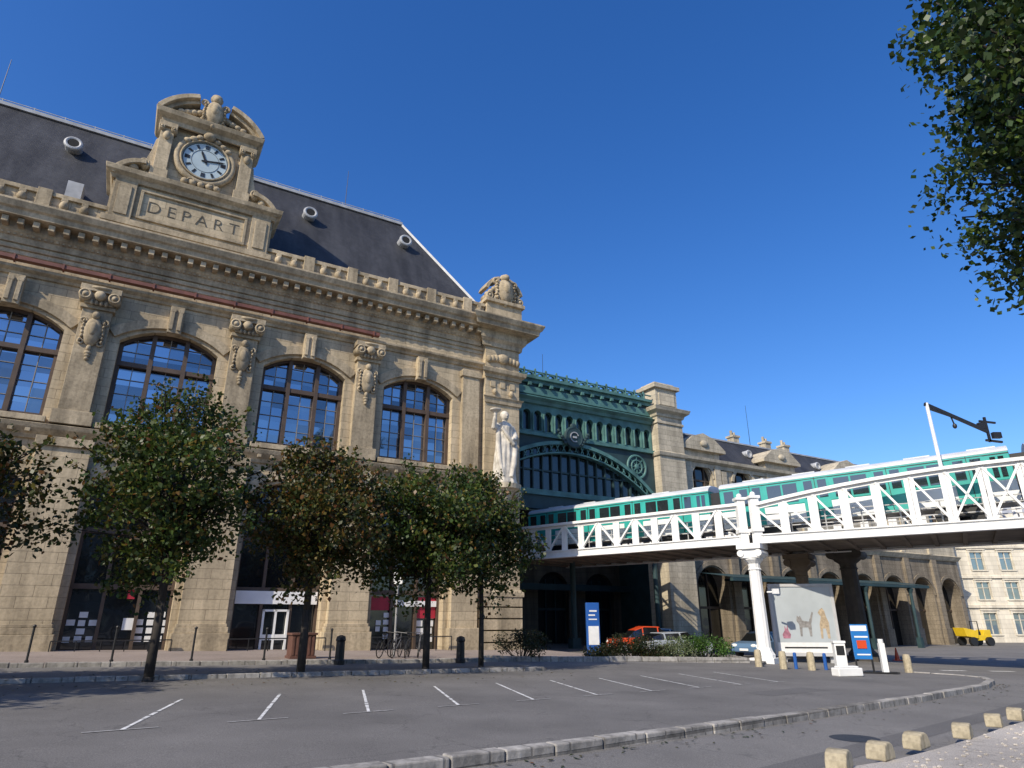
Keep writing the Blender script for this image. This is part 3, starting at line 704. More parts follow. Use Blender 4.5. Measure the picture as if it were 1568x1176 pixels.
tr.moulding([(0,14.5),(.15,14.5),(.2,14.8),(.55,15.0),(.6,15.25),(0,15.3)],[(20.0,6,0,-1),(xe,6,1,-1),(xe,20,1,0)])
wl.quad((xe,6,-1),(xe,20,-1),(xe,20,15),(xe,6,15))
rf.add([(20.0,6.2,15.3),(xe,6.2,15.3),(xe-2.4,8.6,18.3),(20.0,8.6,18.3),(xe-2.4,15,18.3),(20.0,15,18.3),(xe,18,15.3)],[(0,1,2,3),(3,2,4,5),(1,6,4,2)])
zn.beam((20.0,8.6,18.32),(xe-2.4,8.6,18.32),.25,.15)
for xx in (30.8,35.5,38.4):
    tr.box(xx-.4,xx+.4,8.8,9.6,18,19.2); tr.box(xx-.5,xx+.5,8.7,9.7,19.05,19.25); tr.cyl((xx-.2,9.2,19.25),(xx-.2,9.2,19.8),.14,n=10); tr.cyl((xx+.2,9.2,19.25),(xx+.2,9.2,19.65),.12,n=10)
wl.obj('walls',M_stone2,WG,recalc=False); wb.obj('ground_storey_walls',M_wing_shade,WG,recalc=False); tr.obj('mouldings',M_stone2,WG); tb.obj('ground_storey_mouldings',M_wing_shade,WG); gl.obj('windows',M_dglass,WG); fm.obj('window_frames',M_frame,WG); rf.obj('slate_roof',M_slate,WG,recalc=False); zn.obj('zinc_trim',M_zinc,WG); og.obj('ornaments',M_stone2,WG,smooth=True)
mb=MB()
for xx in (24,31,38,45): mb.cyl((xx,2.6,-1),(xx,2.6,4.6),.14,n=12); mb.lathe(xx,2.6,[(.14,4.2),(.3,4.6),(.1,4.7)],12); mb.box(xx-.22,xx+.22,2.4,2.8,-1,.3); mb.beam((xx,2.6,4.75),(xx,6,5.0),.12,.2)
mb.box(21,48,2.4,2.7,4.7,4.95); mb.add([(21,2.4,4.97),(48,2.4,4.97),(48,5.9,5.5),(21,5.9,5.5)],[(0,1,2,3)])
mb.obj('iron_canopy',M_greend,WG)
mb=MB(); mb.cyl((33,9,18.3),(33,9,22.8),.03,.015,6); mb.cyl((8,9,20.3-2.5),(8,9,23.4),.03,.015,6); mb.obj('antennas',M_black,WG)

# ------------------------------------------------------------------ far right building
def block(name,loc,rz,nb,sp,floors,h,matw,matg,rooftop=True):
    FB=empty(name,loc,rz); wl=MB(); gl=MB(); fm=MB()
    for i in range(nb):
        a=i*sp; xc=a+sp/2
        for (z0,z1,o0,o1) in floors:
            wl.archwall(a,a+sp,z0,z1,xc-.75,xc+.75,o0,o1,0,0,.3)
            gl.quad((xc-.8,.25,o0),(xc+.8,.25,o0),(xc+.8,.25,o1),(xc-.8,.25,o1))
            fm.box(xc-.04,xc+.04,.15,.24,o0,o1); fm.box(xc-.75,xc+.75,.16,.24,o0+(o1-o0)*.65,o0+(o1-o0)*.65+.06)
            fm.box(xc-.9,xc+.9,-.12,.02,o0-.15,o0)
            fm.box(xc-.75,xc-.68,.15,.24,o0,o1); fm.box(xc+.68,xc+.75,.15,.24,o0,o1)
            wl.box(xc-1.0,xc-.78,-.06,.0,o0-.1,o1+.25); wl.box(xc+.78,xc+1.0,-.06,.0,o0-.1,o1+.25); wl.box(xc-1.05,xc+1.05,-.12,.0,o1+.25,o1+.42)
    for fl in floors: fm.box(-.2,nb*sp+.2,-.2,0.02,fl[1]-.15,fl[1]+.12)
    wl.box(0,nb*sp,.5,12,0,h); wl.box(-.3,nb*sp+.3,-.5,12,h,h+.5)
    wl.obj('walls',matw,FB,recalc=False); gl.obj('windows',matg,FB); fm.obj('trim',M_cream,FB)
    mb=MB(); mb.add([(0,0,h+.5),(nb*sp,0,h+.5),(nb*sp,3,h+3),(0,3,h+3),(nb*sp,12,h+3),(0,12,h+3)],[(0,1,2,3),(3,2,4,5)]); mb.obj('roof',M_zinc,FB)
M_cream=stone('cream_render',(.70,.64,.52),bw=1.4,bh=.5,dirt=.18)
bgl=glassmat('blue_glass',(.10,.15,.18),.25)
block('white_office_building',(47,80,-.6),R(-3),14,3.3,((0,3.9,.9,3.2),(3.9,7.2,4.7,6.6),(7.2,10.6,8.0,10.0),(10.6,14.0,11.3,13.2)),14,M_cream,bgl)
fl6=tuple((3.3*k,3.3*k+3.3,3.3*k+.9,3.3*k+2.7) for k in range(7))
block('apartment_building',(75,-48,0),R(180),26,3.6,fl6,23.1,stone('apartment_stone',(.40,.34,.26),dirt=.3),bgl)

# ------------------------------------------------------------------ viaduct
VI=empty('metro_viaduct')
wt=MB(); dk=MB(); rail=MB()
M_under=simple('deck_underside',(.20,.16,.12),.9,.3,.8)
A0=Vector((12.75,36.45)); A1=Vector((-.6,47.7)); dA=(A1-A0).normalized(); nA=Vector((-dA.y,dA.x)); 
if nA.y<0: nA=-nA
B0=Vector((13.3,35.85)); B1=Vector((33.3,22.6)); dB=(B1-B0).normalized(); nB=Vector((-dB.y,dB.x))
if nB.y<0: nB=-nB
def V3(p,z): return (p.x,p.y,z)
def girder(P0,P1,zb0,zb1,top,n,style):
    d=(P1-P0); L=d.length; d/=L
    pb=[];pt=[]
    for i in range(n+1):
        s=i/n; p=P0+d*L*s; zb=zb0+(zb1-zb0)*s; pb.append(V3(p,zb)); pt.append(V3(p,top(s*L)))
    for i in range(n):
        wt.beam((pt[i][0],pt[i][1],pt[i][2]),(pt[i+1][0],pt[i+1][1],pt[i+1][2]),.42,.16)
        wt.beam((pt[i][0],pt[i][1],pt[i][2]-.14),(pt[i+1][0],pt[i+1][1],pt[i+1][2]-.14),.1,.22)
    wt.beam((pb[0][0],pb[0][1],zb0+.22),(pb[-1][0],pb[-1][1],zb1+.22),.12,.44)
    wt.beam((pb[0][0],pb[0][1],zb0+.03),(pb[-1][0],pb[-1][1],zb1+.03),.44,.07); wt.beam((pb[0][0],pb[0][1],zb0+.45),(pb[-1][0],pb[-1][1],zb1+.45),.3,.06)
    for i in range(n+1):
        b=Vector(pb[i])+Vector((0,0,.45)); t=Vector(pt[i])-Vector((0,0,.1))
        for o in (-.1,.1): wt.beam(b+Vector((d.x*o,d.y*o,0)),t+Vector((d.x*o,d.y*o,0)),.07,.24,up=(d.x,d.y,0))
        wt.beam(b,t,.2,.05,up=(-d.y,d.x,0))
        if i<n:
            b2=Vector(pb[i+1])+Vector((0,0,.45)); t2=Vector(pt[i+1])-Vector((0,0,.1))
            m=style(i)
            if m in('\\','x'): wt.beam(t,b2,.1,.16,up=(-d.y,d.x,0))
            if m in('/','x'): wt.beam(b,t2,.1,.16,up=(-d.y,d.x,0))
W=7.8
topA=lambda s:7.88
topB=lambda s:7.75+1.0*(1-((12-min(s,24))/12)**2)
stA=lambda i:'\\' if i%2 else '/'
stB=lambda i:'x' if 6<=i<=10 else ('\\' if i<6 else '/')
girder(A0,A1,5.7,5.7,topA,13,stA); girder(A0+nA*W,A1+nA*W,5.7,5.7,topA,13,stA)
girder(B0,B1,5.68,5.68,topB,16,stB); girder(B0+nB*W,B1+nB*W,5.68,5.68,topB,16,stB)
def deck(P0,P1,n,z0,z1,ext0=0,ext1=0):
    a=P0+n*.15; b=P1+n*.15; c=P1+n*(W-.15); d=P0+n*(W-.15)
    vs=[V3(a,z0),V3(b,z1),V3(c,z1),V3(d,z0),V3(a,z0+.3),V3(b,z1+.3),V3(c,z1+.3),V3(d,z0+.3)]
    dk.add(vs,[(0,3,2,1),(4,5,6,7),(0,1,5,4),(1,2,6,5),(2,3,7,6),(3,0,4,7)])
    L=(P1-P0).length; dd=(P1-P0)/L; k=int(L/1.3)
    for i in range(k+1):
        p=P0+dd*(L*i/k); z=z0+(z1-z0)*i/k; dk.beam(V3(p+n*.1,z+.0),V3(p+n*(W-.1),z+.0),.22,.24)
    for o in (2.2-.72,2.2+.72,5.6-.72,5.6+.72):
        rail.beam(V3(P0+n*o,z0+.42),V3(P1+n*o,z1+.42),.08,.15)
    for o in (.5,W-.5):
        for h in (.75,1.1,1.4): rail.beam(V3(P0+n*o,z0+h),V3(P1+n*o,z1+h),.05,.05)
        k=int(L/1.6)
        for i in range(k+1):
            p=P0+dd*(L*i/k)+n*o; rail.beam(V3(p,z0+.3),V3(p,z0+1.4),.05)
deck(A0,A1,nA,5.87,5.87); deck(B0,B1,nB,5.85,5.85)
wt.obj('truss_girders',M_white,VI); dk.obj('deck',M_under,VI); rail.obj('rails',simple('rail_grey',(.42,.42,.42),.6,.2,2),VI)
def column(p,mat,name,z1=5.6,sc=1.0):
    x,y=p; z0=gz(x)
    mb=MB()
    mb.box(-.75*sc,.75*sc,-.75*sc,.75*sc,z0-.2,z0+.25); 
    mb.lathe(0,0,[(.6*sc,z0+.25),(.62*sc,z0+.4),(.5*sc,z0+.55),(.42*sc,z0+.75),(.40*sc,z0+2),(.36*sc,z1-1.3),(.42*sc,z1-1.25),(.36*sc,z1-1.15),(.38*sc,z1-.95),(.6*sc,z1-.75),(.62*sc,z1-.65),(.1,z1-.64)],36,lambda t,z:1+(.03*math.cos(12*t)))
    mb.box(-.62*sc,.62*sc,-.62*sc,.62*sc,z1-.66,z1-.2); mb.box(-.78*sc,.78*sc,-.78*sc,.78*sc,z1-.2,z1+.08)
    for sx in (-1,1): mb.cyl((sx*.58*sc,-.7*sc,z1-.42),(sx*.58*sc,.7*sc,z1-.42),.22*sc,n=12)
    o=mb.obj(name,mat,VI); o.location=(x,y,0); o.rotation_euler=(0,0,R(-38)); return o
jp=(A0+B0)/2
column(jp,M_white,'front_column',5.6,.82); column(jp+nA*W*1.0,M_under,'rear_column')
mb=MB()
for q in (A0,B0):
    mb.box(q.x-.22,q.x+.22,q.y-.22,q.y+.22,5.65,8.1); mb.box(q.x-.3,q.x+.3,q.y-.3,q.y+.3,8.1,8.25); mb.ell((q.x,q.y,8.35),(.15,.15,.15))
    mb.box(q.x-.3,q.x+.3,q.y-.3,q.y+.3,6.3,6.5)
mb.obj('end_posts',M_white,VI,bevel=.02)
column(Vector((20.6,41.2)),simple('dark_stone',(.07,.062,.055),.9,.25,2),'side_column',6.0,1.25)
column(Vector((33.6,22.6)),M_white,'east_column')
mb=MB(); mb.beam((jp.x+.4,jp.y-.3,3.2),(jp.x+.7,jp.y-.5,3.2),.06); mb.box(jp.x+.6,jp.x+.9,jp.y-.65,jp.y-.45,3.1,3.35); mb.obj('floodlight',M_white,VI)
mb=MB(); mb.cyl((20.9,31.1,5.8),(20.9,31.1,12.1),.1,.08,10); o=mb.obj('overhead_mast',M_white,VI)
mb=MB(); mb.beam((20.8,31.1,12.05),(24.0,31.6,10.75),.12,.16); mb.beam((20.9,31.1,11.8),(22.5,31.3,11.3),.06); 
mb.beam((22.1,31.3,11.5),(22.2,31.3,11.0),.05); mb.ell((22.2,31.3,10.95),(.1,.1,.14))
mb.beam((24.0,31.6,10.2),(24.0,31.6,11.5),.1); mb.beam((23.7,31.6,11.3),(24.5,31.6,11.2),.09); mb.box(23.6,23.9,31.5,31.7,10.9,11.2); mb.box(24.2,24.6,31.5,31.7,10.4,10.7); mb.beam((23.8,31.6,10.3),(24.6,31.6,10.2),.1)
mb.obj('mast_arm',M_black,VI)

# ------------------------------------------------------------------ metro train
TR=empty('metro_train')
M_jade=simple('jade_paint',(.03,.36,.31),.4,.12,1)
M_tw=simple('train_white',(.72,.74,.74),.35,.06,1)
M_roof=simple('train_roof',(.55,.57,.58),.5,.15,1)
tg=glassmat('train_glass',(.015,.02,.022),.10)
def car_metro(p,q,z0,z1,nm):
    e=empty(nm); e.parent=TR
    p=Vector(p);q=Vector(q);L=(q-p).length; ang=math.atan2(q.y-p.y,q.x-p.x)
    e.location=(p.x,p.y,z0); e.rotation_euler=(0,-math.atan2(z1-z0,L),ang)
    Lc=L-.6; s=.3; hw=1.2
    bd=MB(); bd.prism([(s,0.25),(s+Lc,.25),(s+Lc,1.25),(s,1.25)],-hw,hw); bd.obj('lower_body',M_tw,e,bevel=.04)
    up=MB(); up.prism([(s,1.253),(s+Lc,1.253),(s+Lc,2.62),(s,2.62)],-hw-.003,hw+.003); up.obj('upper_body',M_jade,e,bevel=.04)
    rf=MB(); n=10; sec=[(-hw*math.cos(math.pi*i/n)*1.0,2.62+.42*math.sin(math.pi*i/n)) for i in range(n+1)]
    vs=[(s,a,b) for a,b in sec]+[(s+Lc,a,b) for a,b in sec]
    rf.add(vs,[(i,i+1,i+n+2,i+n+1) for i in range(n)]+[tuple(range(n+1)),tuple(reversed(range(n+1,2*n+2)))])
    for k in range(5): rf.box(s+1.2+k*2.8,s+2.4+k*2.8,-.3,.3,2.98,3.1)
    rf.obj('roof',M_roof,e)
    wn=MB(); dr=MB(); lt=MB()
    for sy in (-1,1):
        y0,y1=sorted((sy*(hw+.004),sy*(hw+.03)))
        nd=4; seg=Lc/nd
        for k in range(nd):
            c=s+seg*(k+.5)
            for dx in (-.36,.36): wn.box(c+dx-.22,c+dx+.22,y0,y1,1.45,2.42)
            dr.box(c-.68,c+.68,*sorted((sy*(hw-.01),sy*(hw+.018))),.3,2.58)
            lt.box(c-.015,c+.015,*sorted((sy*(hw),sy*(hw+.04))),.3,2.58)
            a=c+.95; b=c+seg-.95
            if b>s+Lc: b=s+Lc-.25
            m=(a+b)/2
            wn.box(a,m-.05,y0,y1,1.4,2.4); wn.box(m+.05,b,y0,y1,1.4,2.4)
            if k==0: wn.box(s+.25,c-.95,y0,y1,1.4,2.4)
        lt.box(s,s+Lc,*sorted((sy*(hw),sy*(hw+.02))),2.50,2.54); 
    wn.obj('windows',tg,e); dr.obj('doors',M_jade,e); lt.obj('stripe',M_black,e)
    gp=MB(); gp.box(s+Lc,s+Lc+.6,-.9,.9,.4,2.5); gp.box(s+1.5,s+3.5,-1,1,-.25,.25); gp.box(s+Lc-3.5,s+Lc-1.5,-1,1,-.25,.25)
    for xx in (s+1.8,s+3.2,s+Lc-3.2,s+Lc-1.8): gp.cyl((xx,-1.05,-.1),(xx,1.05,-.1),.42,n=16)
    gp.obj('bogies_gangway',M_black,e)
off=2.2
T=A0+nA*off+dB*.2
s1=T+dA*2.1
car_metro(s1+dA*14.4,s1,6.4,6.45,'carriage_1')
e2=s1+(Vector((24.5,31.3))-s1).normalized()*14.6
car_metro(s1,e2,6.45,6.85,'carriage_2')
car_metro(e2,e2+dB*14.6,6.85,6.9,'carriage_3')

# ------------------------------------------------------------------ foliage
M_leaf=leafmat('leaf_green',[(0,(.022,.045,.009)),(.5,(.045,.078,.014)),(.82,(.09,.11,.018)),(.94,(.13,.09,.018)),(1,(.16,.06,.018))])
M_leafo=leafmat('leaf_autumn',[(0,(.024,.042,.010)),(.5,(.055,.068,.014)),(.78,(.11,.085,.017)),(1,(.17,.065,.018))])
M_leafg=leafmat('leaf_bright',[(0,(.012,.030,.006)),(.55,(.026,.058,.010)),(1,(.085,.12,.02))],.22)
def leaves(name,centers,sig,per,size,mat,parent,squash=.8):
    cs=np.repeat(np.array(centers),per,axis=0); n=len(cs)
    sg=np.repeat(np.array(sig),per)[:,None]
    off=np.random.normal(size=(n,3)); r=np.linalg.norm(off,axis=1,keepdims=True); off=off/r*np.minimum(r,1.9)
    off[:,2]*=squash
    p=cs+off*sg
    a=np.random.normal(size=(n,3)); a/=np.linalg.norm(a,axis=1,keepdims=True)
    b=np.random.normal(size=(n,3)); b-=a*(a*b).sum(1,keepdims=True); b/=np.linalg.norm(b,axis=1,keepdims=True)
    l=size*np.random.uniform(.55,1.25,(n,1)); w_=l*.72
    V=np.stack([p-a*l*.5,p+b*w_*.5-a*l*.05,p+a*l*.5,p-b*w_*.5-a*l*.05],1).reshape(-1,3)
    me=bpy.data.meshes.new(name); me.vertices.add(4*n); me.vertices.foreach_set('co',V.ravel())
    me.loops.add(4*n); me.loops.foreach_set('vertex_index',np.arange(4*n,dtype=np.int32))
    me.polygons.add(n); me.polygons.foreach_set('loop_start',np.arange(0,4*n,4,dtype=np.int32)); me.polygons.foreach_set('loop_total',np.full(n,4,dtype=np.int32))
    me.update(calc_edges=True); me.materials.append(mat)
    o=bpy.data.objects.new(name,me); scene.collection.objects.link(o); o.parent=parent; return o
def tree(x,y,rx,zc,rz,nclump,per,size,mat,trunk=.13,name='street_tree',sig=.42,cxy=(0,0),sprigs=0,inner=.1,wobble=1.0):
    e=empty(name,(x,y,gz(x)))
    cl=[];sg=[]
    ph=random.uniform(0,6)
    for i in range(nclump):
        v=np.random.normal(size=3); v/=np.linalg.norm(v); rr=random.uniform(inner,1.0)**.5
        f=1-.3*max(0,v[2])**2; an=math.atan2(v[1],v[0]); wob=1+wobble*(.17*math.sin(3*an+ph+v[2]*2)+.12*math.sin(5*an+v[2]*4+ph))
        cl.append((cxy[0]+v[0]*rx*rr*f*wob,cxy[1]+v[1]*rx*rr*f*wob,zc+v[2]*rz*rr*(1+.16*math.sin(4*an+ph)))); sg.append(sig*random.uniform(.55,1.2))
    leaves('foliage',cl,sg,per,size,mat,e)
    mb=MB(); zt=zc-rz*.7
    if sprigs:
        sc_=[];ss=[]
        for i in range(sprigs):
            an=random.uniform(0,6.28); el=random.uniform(-.5,1.3); u=Vector((math.cos(an)*math.cos(el),math.sin(an)*math.cos(el),math.sin(el)))
            base=Vector((cxy[0]+u.x*rx*.85,cxy[1]+u.y*rx*.85,zc+u.z*rz*.85)); ln=random.uniform(.3,.9)
            tip=base+(u+Vector((0,0,.4))).normalized()*ln
            mb.tube([base,tip],[.02,.006],4)
            for k in range(4): sc_.append(tuple(base+(tip-base)*(k/3))); ss.append(.09)
        leaves('shoots',sc_,ss,9,size*.9,mat,e)
    mb.tube([(0,0,-.2),(.03,0,.25),(.02,.02,zt*.6),(cxy[0]*.2,cxy[1]*.2,zt),(cxy[0]*.6,cxy[1]*.6,zc+rz*.3)],[trunk*1.5,trunk*1.05,trunk*.9,trunk*.8,trunk*.3],10)
    for i in range(0,nclump,2):
        c=cl[i]; z0_=zt+random.uniform(-.1,.5)*(c[2]-zt)*.5
        z0_=max(zt*.85,min(z0_,zc)); m=(c[0]*.45,c[1]*.45,z0_+(c[2]-z0_)*.6)
        mb.tube([(cxy[0]*.3,cxy[1]*.3,z0_),m,c],[trunk*.4,trunk*.22,trunk*.06],6)
    mb.obj('trunk',M_bark,e,smooth=True)
    return e
tree(-9.4,18.3,2.4,5.3,2.6,135,125,.15,M_leaf,.12,cxy=(-.35,.2),sig=.37,sprigs=55)
tree(-6.3,21.0,2.15,4.8,2.15,105,125,.15,M_leafo,.12,cxy=(.1,0),sig=.37,sprigs=45)
tree(-2.95,23.9,2.55,4.85,2.25,125,125,.16,M_leaf,.12,cxy=(.0,0),sig=.38,sprigs=45)
tree(-1.15,25.5,1.85,4.9,2.15,85,125,.16,M_leaf,.10,cxy=(-.05,0),sig=.38,sprigs=30)
tree(-14.1,15.4,2.3,4.6,2.2,100,115,.16,M_leafo,.12,sprigs=25)
tree(-15.6,9.2,2.5,5.4,2.3,70,60,.26,M_leaf,.13)
tree(-18.2,12.0,2.5,5.6,2.3,70,60,.26,M_leaf,.13)
tree(14.6,10.9,4.75,14.0,7.3,560,120,.19,M_leafg,.28,sig=.55,name='plane_tree',inner=.35,wobble=.55)
def shrub(x,y,r,h,mat,n=22,per=110,size=.09):
    e=empty('shrub',(x,y,gz(x)+.1)); cl=[];sg=[]
    for i in range(n):
        a=random.uniform(0,6.28); q=random.random()**.5
        cl.append((r*q*math.cos(a),r*q*math.sin(a)*.8,h*(.25+.65*random.random()*(1-.5*q)))); sg.append(.2)
    leaves('foliage',cl,sg,per,size,mat,e)
    mb=MB()
    for c_ in cl[::2]: mb.tube([(c_[0]*.2,c_[1]*.2,0),c_],[.03,.01],5)
    mb.obj('stems',M_bark,e)
M_ldark=leafmat('leaf_dark',[(0,(.012,.025,.008)),(.6,(.025,.038,.01)),(1,(.06,.035,.015))])
M_lb2=leafmat('leaf_shrub',[(0,(.03,.07,.012)),(.5,(.05,.12,.02)),(1,(.10,.18,.03))])
M_lsil=leafmat('leaf_silver',[(0,(.08,.11,.05)),(.5,(.14,.18,.08)),(1,(.2,.22,.12))])
shrub(.4,31.2,1.2,1.5,M_ldark,30); shrub(5.7,34.0,1.1,1.4,M_ldark,30); shrub(7.9,34.3,1.1,1.2,M_lsil); shrub(9.5,34.6,1.2,1.5,M_lb2,32); shrub(6.8,33.8,.8,.8,M_ldark); shrub(4.3,33.8,.7,.6,M_ldark)
sheet('planting_bed',[(-1.2,30.4),(2,30.9),(6,32.6),(11.2,33.4),(11.4,35.8),(3,35.2),(-1,32.8)],.22,simple('soil',(.07,.05,.035),.95,.3,3,bump=.5),.2)
mb=MB(); kerb(mb,[(-1.25,30.35),(2.03,30.85),(6.03,32.55),(11.25,33.35),(11.45,35.85)],.2,-.1,.34); mb.obj('planter_kerb',M_kerb,None,bevel=.012)
def fl1():
    t=random.uniform(-26,-6); q=random.gauss(-13.2,1.6); x,y=LW(t,q)
    return x,y,(.2 if -14.2<q<-12.6 else .127)
flat_leaves('fallen_leaves',500,fl1,M_leafo)
def fl2():
    k=random.randrange(2,8); a=Vector(kerbline[k]);b=Vector(kerbline[k+1]); p=a+(b-a)*random.random(); o=abs(random.gauss(0,.25))
    return p.x+.08+o,p.y-.1-o,.004
flat_leaves('fallen_leaves',160,fl2,M_leafo)

# ------------------------------------------------------------------ street furniture
for lx in (-24.7,-22.3,-20,-17.6,-15.2,-12.8):
    x,y=LW(lx,-7.9); mb=MB(); mb.cyl((0,0,0),(0,0,1.05),.035,n=10); mb.ell((0,0,1.08),(.055,.055,.055)); mb.cyl((0,0,0),(0,0,.08),.06,n=10)
    o=mb.obj('bollard_post',M_black,None); o.location=(x,y,gz(x)+.24)
for (px,py) in ((-6.4,26.1),(-2.1,28.6)):
    mb=MB(); mb.lathe(0,0,[(.19,0),(.2,.15),(.17,.2),(.16,.8),(.19,.86),(.16,.98),(.05,1.03)],16); o=mb.obj('bollard',M_black,None,smooth=False); o.location=(px,py,gz(px)+.12)
mb=MB(); mb.box(-.45,.45,-.4,.4,0,.85); mb.box(-.5,.5,-.45,.45,.85,.93); mb.box(-.5,.5,-.45,.45,0,.1)
for kk in range(6): mb.box(-.42+.15*kk,-.34+.15*kk,-.42,-.4,.12,.83)
x,y=LW(-13.6,-6.6); o=mb.obj('planter_box',simple('rust_brown',(.12,.055,.04),.7,.2,3),None,bevel=.01); o.location=(x,y,gz(x)+.24); o.rotation_euler=(0,0,R(30))
def bike(x,y,rz,col):
    e=empty('bicycle',(x,y,gz(x)+.24),rz); e.rotation_euler=(R(6),0,rz)
    mb=MB()
    for xx in (-.52,.52):
        mb.torus((xx,0,.34),(0,1,0),.32,.022,24,6)
        for a in range(10): mb.beam((xx,0,.34),(xx+.31*math.cos(a*.628),0,.34+.31*math.sin(a*.628)),.006)
    mb.obj('wheels',M_black,e)
    mb=MB()
    for p,q in (((-.52,0,.34),(-.15,0,.32)),((-.15,0,.32),(-.25,0,.85)),((-.52,0,.34),(-.22,0,.72)),((-.22,0,.72),(.38,0,.78)),((-.15,0,.32),(.38,0,.7)),((.36,0,.9),(.52,0,.34))): mb.cyl(p,q,.02,n=8)
    mb.cyl((.33,-.25,.98),(.33,.25,.98),.015,n=8); mb.cyl((.36,0,.9),(.33,0,.98),.018,n=8); mb.ell((-.26,0,.9),(.14,.07,.04)); mb.cyl((-.15,-.12,.22),(-.15,.12,.42),.012,n=6)
    mb.obj('frame',col,e)
blu=simple('bike_grey',(.12,.12,.13),.4,.1,3)
for i in range(4):
    x,y=LW(-10.2+.45*i,-6.7-.1*i); bike(x,y,R(75+8*i),blu if i%2 else M_black)
e=empty('street_sign_pole',LW(-9.6,-6.2)+(0.2,)); mb=MB(); mb.cyl((0,0,0),(0,0,3.8),.045,n=10); mb.obj('pole',simple('pole_grey',(.3,.3,.3),.5,.1,2),e)
mb=MB(); mb.box(-.2,.2,-.07,-.04,3.1,3.7); mb.obj('sign_plate',M_paper,e)
M_blue=simple('blue_sign',(.02,.10,.36),.4,.08,2)
e=empty('information_totem',(4.2,36.0,gz(4.2)+.1),R(10))
mb=MB(); mb.box(-.34,.34,-.12,.12,.1,2.65); mb.box(-.45,.45,-.2,.2,0,.1); mb.obj('body',M_blue,e,bevel=.02)
mb=MB(); mb.box(-.28,.28,-.135,-.131,.6,1.5); mb.box(-.2,.2,-.135,-.131,2.2,2.28); mb.box(-.25,.1,-.135,-.131,2.0,2.07); mb.box(-.25,.2,-.135,-.131,1.8,1.86); mb.obj('panel',M_paper,e)
def car(x,y,rz,paint,name='parked_car',L=4.1,Wd=1.7,H=1.45):
    e=empty(name,(x,y,gz(x)+.0),rz); s=L/4.1
    pr=[(-2.02,.35),(-2.05,.62),(-1.98,.82),(-1.2,.93),(1.55,.98),(2.0,.88),(2.06,.6),(2.02,.32),(1.68,.3),(1.6,.5),(1.35,.62),(1.1,.5),(1.02,.28),(-1.0,.28),(-1.08,.5),(-1.33,.62),(-1.58,.5),(-1.66,.3)]
    mb=MB(); mb.prism([(a*s,b) for a,b in pr],-Wd/2,Wd/2); mb.obj('body',paint,e,bevel=.06)
    gh=[(-1.15,.9),(-.55,1.38),(.1,H),(1.0,H-.03),(1.62,1.15),(1.85,.95)]
    def loft(mb,prof,w0,w1,grow=0):
        n=len(prof); zmn=.9; vs=[]
        for sy in (-1,1):
            for a,b in prof: vs.append((a*s,sy*(w0+(w1-w0)*(b-zmn)/(H-zmn)+grow),b))
        mb.add(vs,[tuple(range(n)),tuple(reversed(range(n,2*n)))]+[(i,i+n,(i+1)%n+n,(i+1)%n) for i in range(n)])
    mb=MB(); loft(mb,gh,Wd/2-.06,Wd/2-.26); mb.obj('greenhouse',M_dglass,e,bevel=.03)
    mb=MB(); rp=[(-.6,1.37),(.1,H+.012),(1.02,H-.015),(1.1,H-.07),(.1,H-.05),(-.5,1.36)]; loft(mb,rp,Wd/2-.06,Wd/2-.26,.012)
    for xx in (-.05,.95):
        for sy in (-1,1): mb.beam((xx*s,sy*(Wd/2-.05),.92),(xx*s,sy*(Wd/2-.24),H-.03),.07,.03)
    mb.obj('roof',paint,e)
    mb=MB(); hb=MB()
    for xx in (-1.33,1.35):
        for sy in (-1,1):
            mb.cyl((xx*s,sy*(Wd/2-.2),.31),(xx*s,sy*(Wd/2+.01),.31),.31,n=20); hb.cyl((xx*s,sy*(Wd/2),.31),(xx*s,sy*(Wd/2+.02),.31),.19,n=10)
    mb.obj('tyres',M_black,e); hb.obj('hubcaps',M_zinc,e)
    mb=MB()
    for sy in (-1,1): mb.ell((-1.98*s,sy*.62,.7),(.09,.2,.1)); mb.ell((2.0*s,sy*.68,.78),(.06,.12,.12))
    mb.box(-2.07*s,-2.03*s,-.28,.28,.42,.54); mb.obj('lamps_plate',M_white,e)
M_or=simple('orange_paint',(.6,.07,.02),.3,.05,1); M_sil=simple('silver_paint',(.45,.48,.5),.3,.05,1,metal=.3); M_bl=simple('blue_paint',(.10,.18,.3),.3,.05,1); M_yel=simple('yellow_paint',(.75,.5,.02),.45,.1,2)
car(8.2,44.5,R(8),M_or,H=1.6); car(9.0,39.0,R(200),M_sil,H=1.35); car(15.2,42.5,R(40),M_bl); car(10.2,50,R(20),M_sil)
e=empty('advertising_billboard',(15.8,37.3,gz(15.8)),R(-6))
mb=MB(); mb.box(-1.7,1.7,0,.14,.32,.5); mb.box(-1.7,1.7,0,.14,3.85,4.0); mb.box(-1.7,-1.55,0,.14,.5,3.85); mb.box(1.55,1.7,0,.14,.5,3.85); mb.box(-1.7,1.7,.15,.2,.32,4.0)
for sx in (-1,1): mb.box(sx*1.2-.08,sx*1.2+.08,.2,.36,-.2,3.6)
mb.obj('frame',simple('bill_frame',(.5,.5,.5),.5,.1,2),e)
mb=MB(); mb.quad((-1.55,.05,.5),(1.55,.05,.5),(1.55,.05,3.85),(-1.55,.05,3.85)); mb.obj('poster',simple('poster_grey',(.42,.46,.48),.5,.12,.6),e)
mb=MB(); mb.quad((-1.55,.046,.5),(1.55,.046,.5),(1.55,.046,1.0),(-1.55,.046,1.0)); mb.obj('poster_base',M_paper,e)
def flat(name,polys,mat):
    mb=MB()
    for i,p in enumerate(polys):
        mb.add([(a,.042-.002*i,b) for a,b in p],[tuple(range(len(p)))])
    mb.obj(name,mat,e)
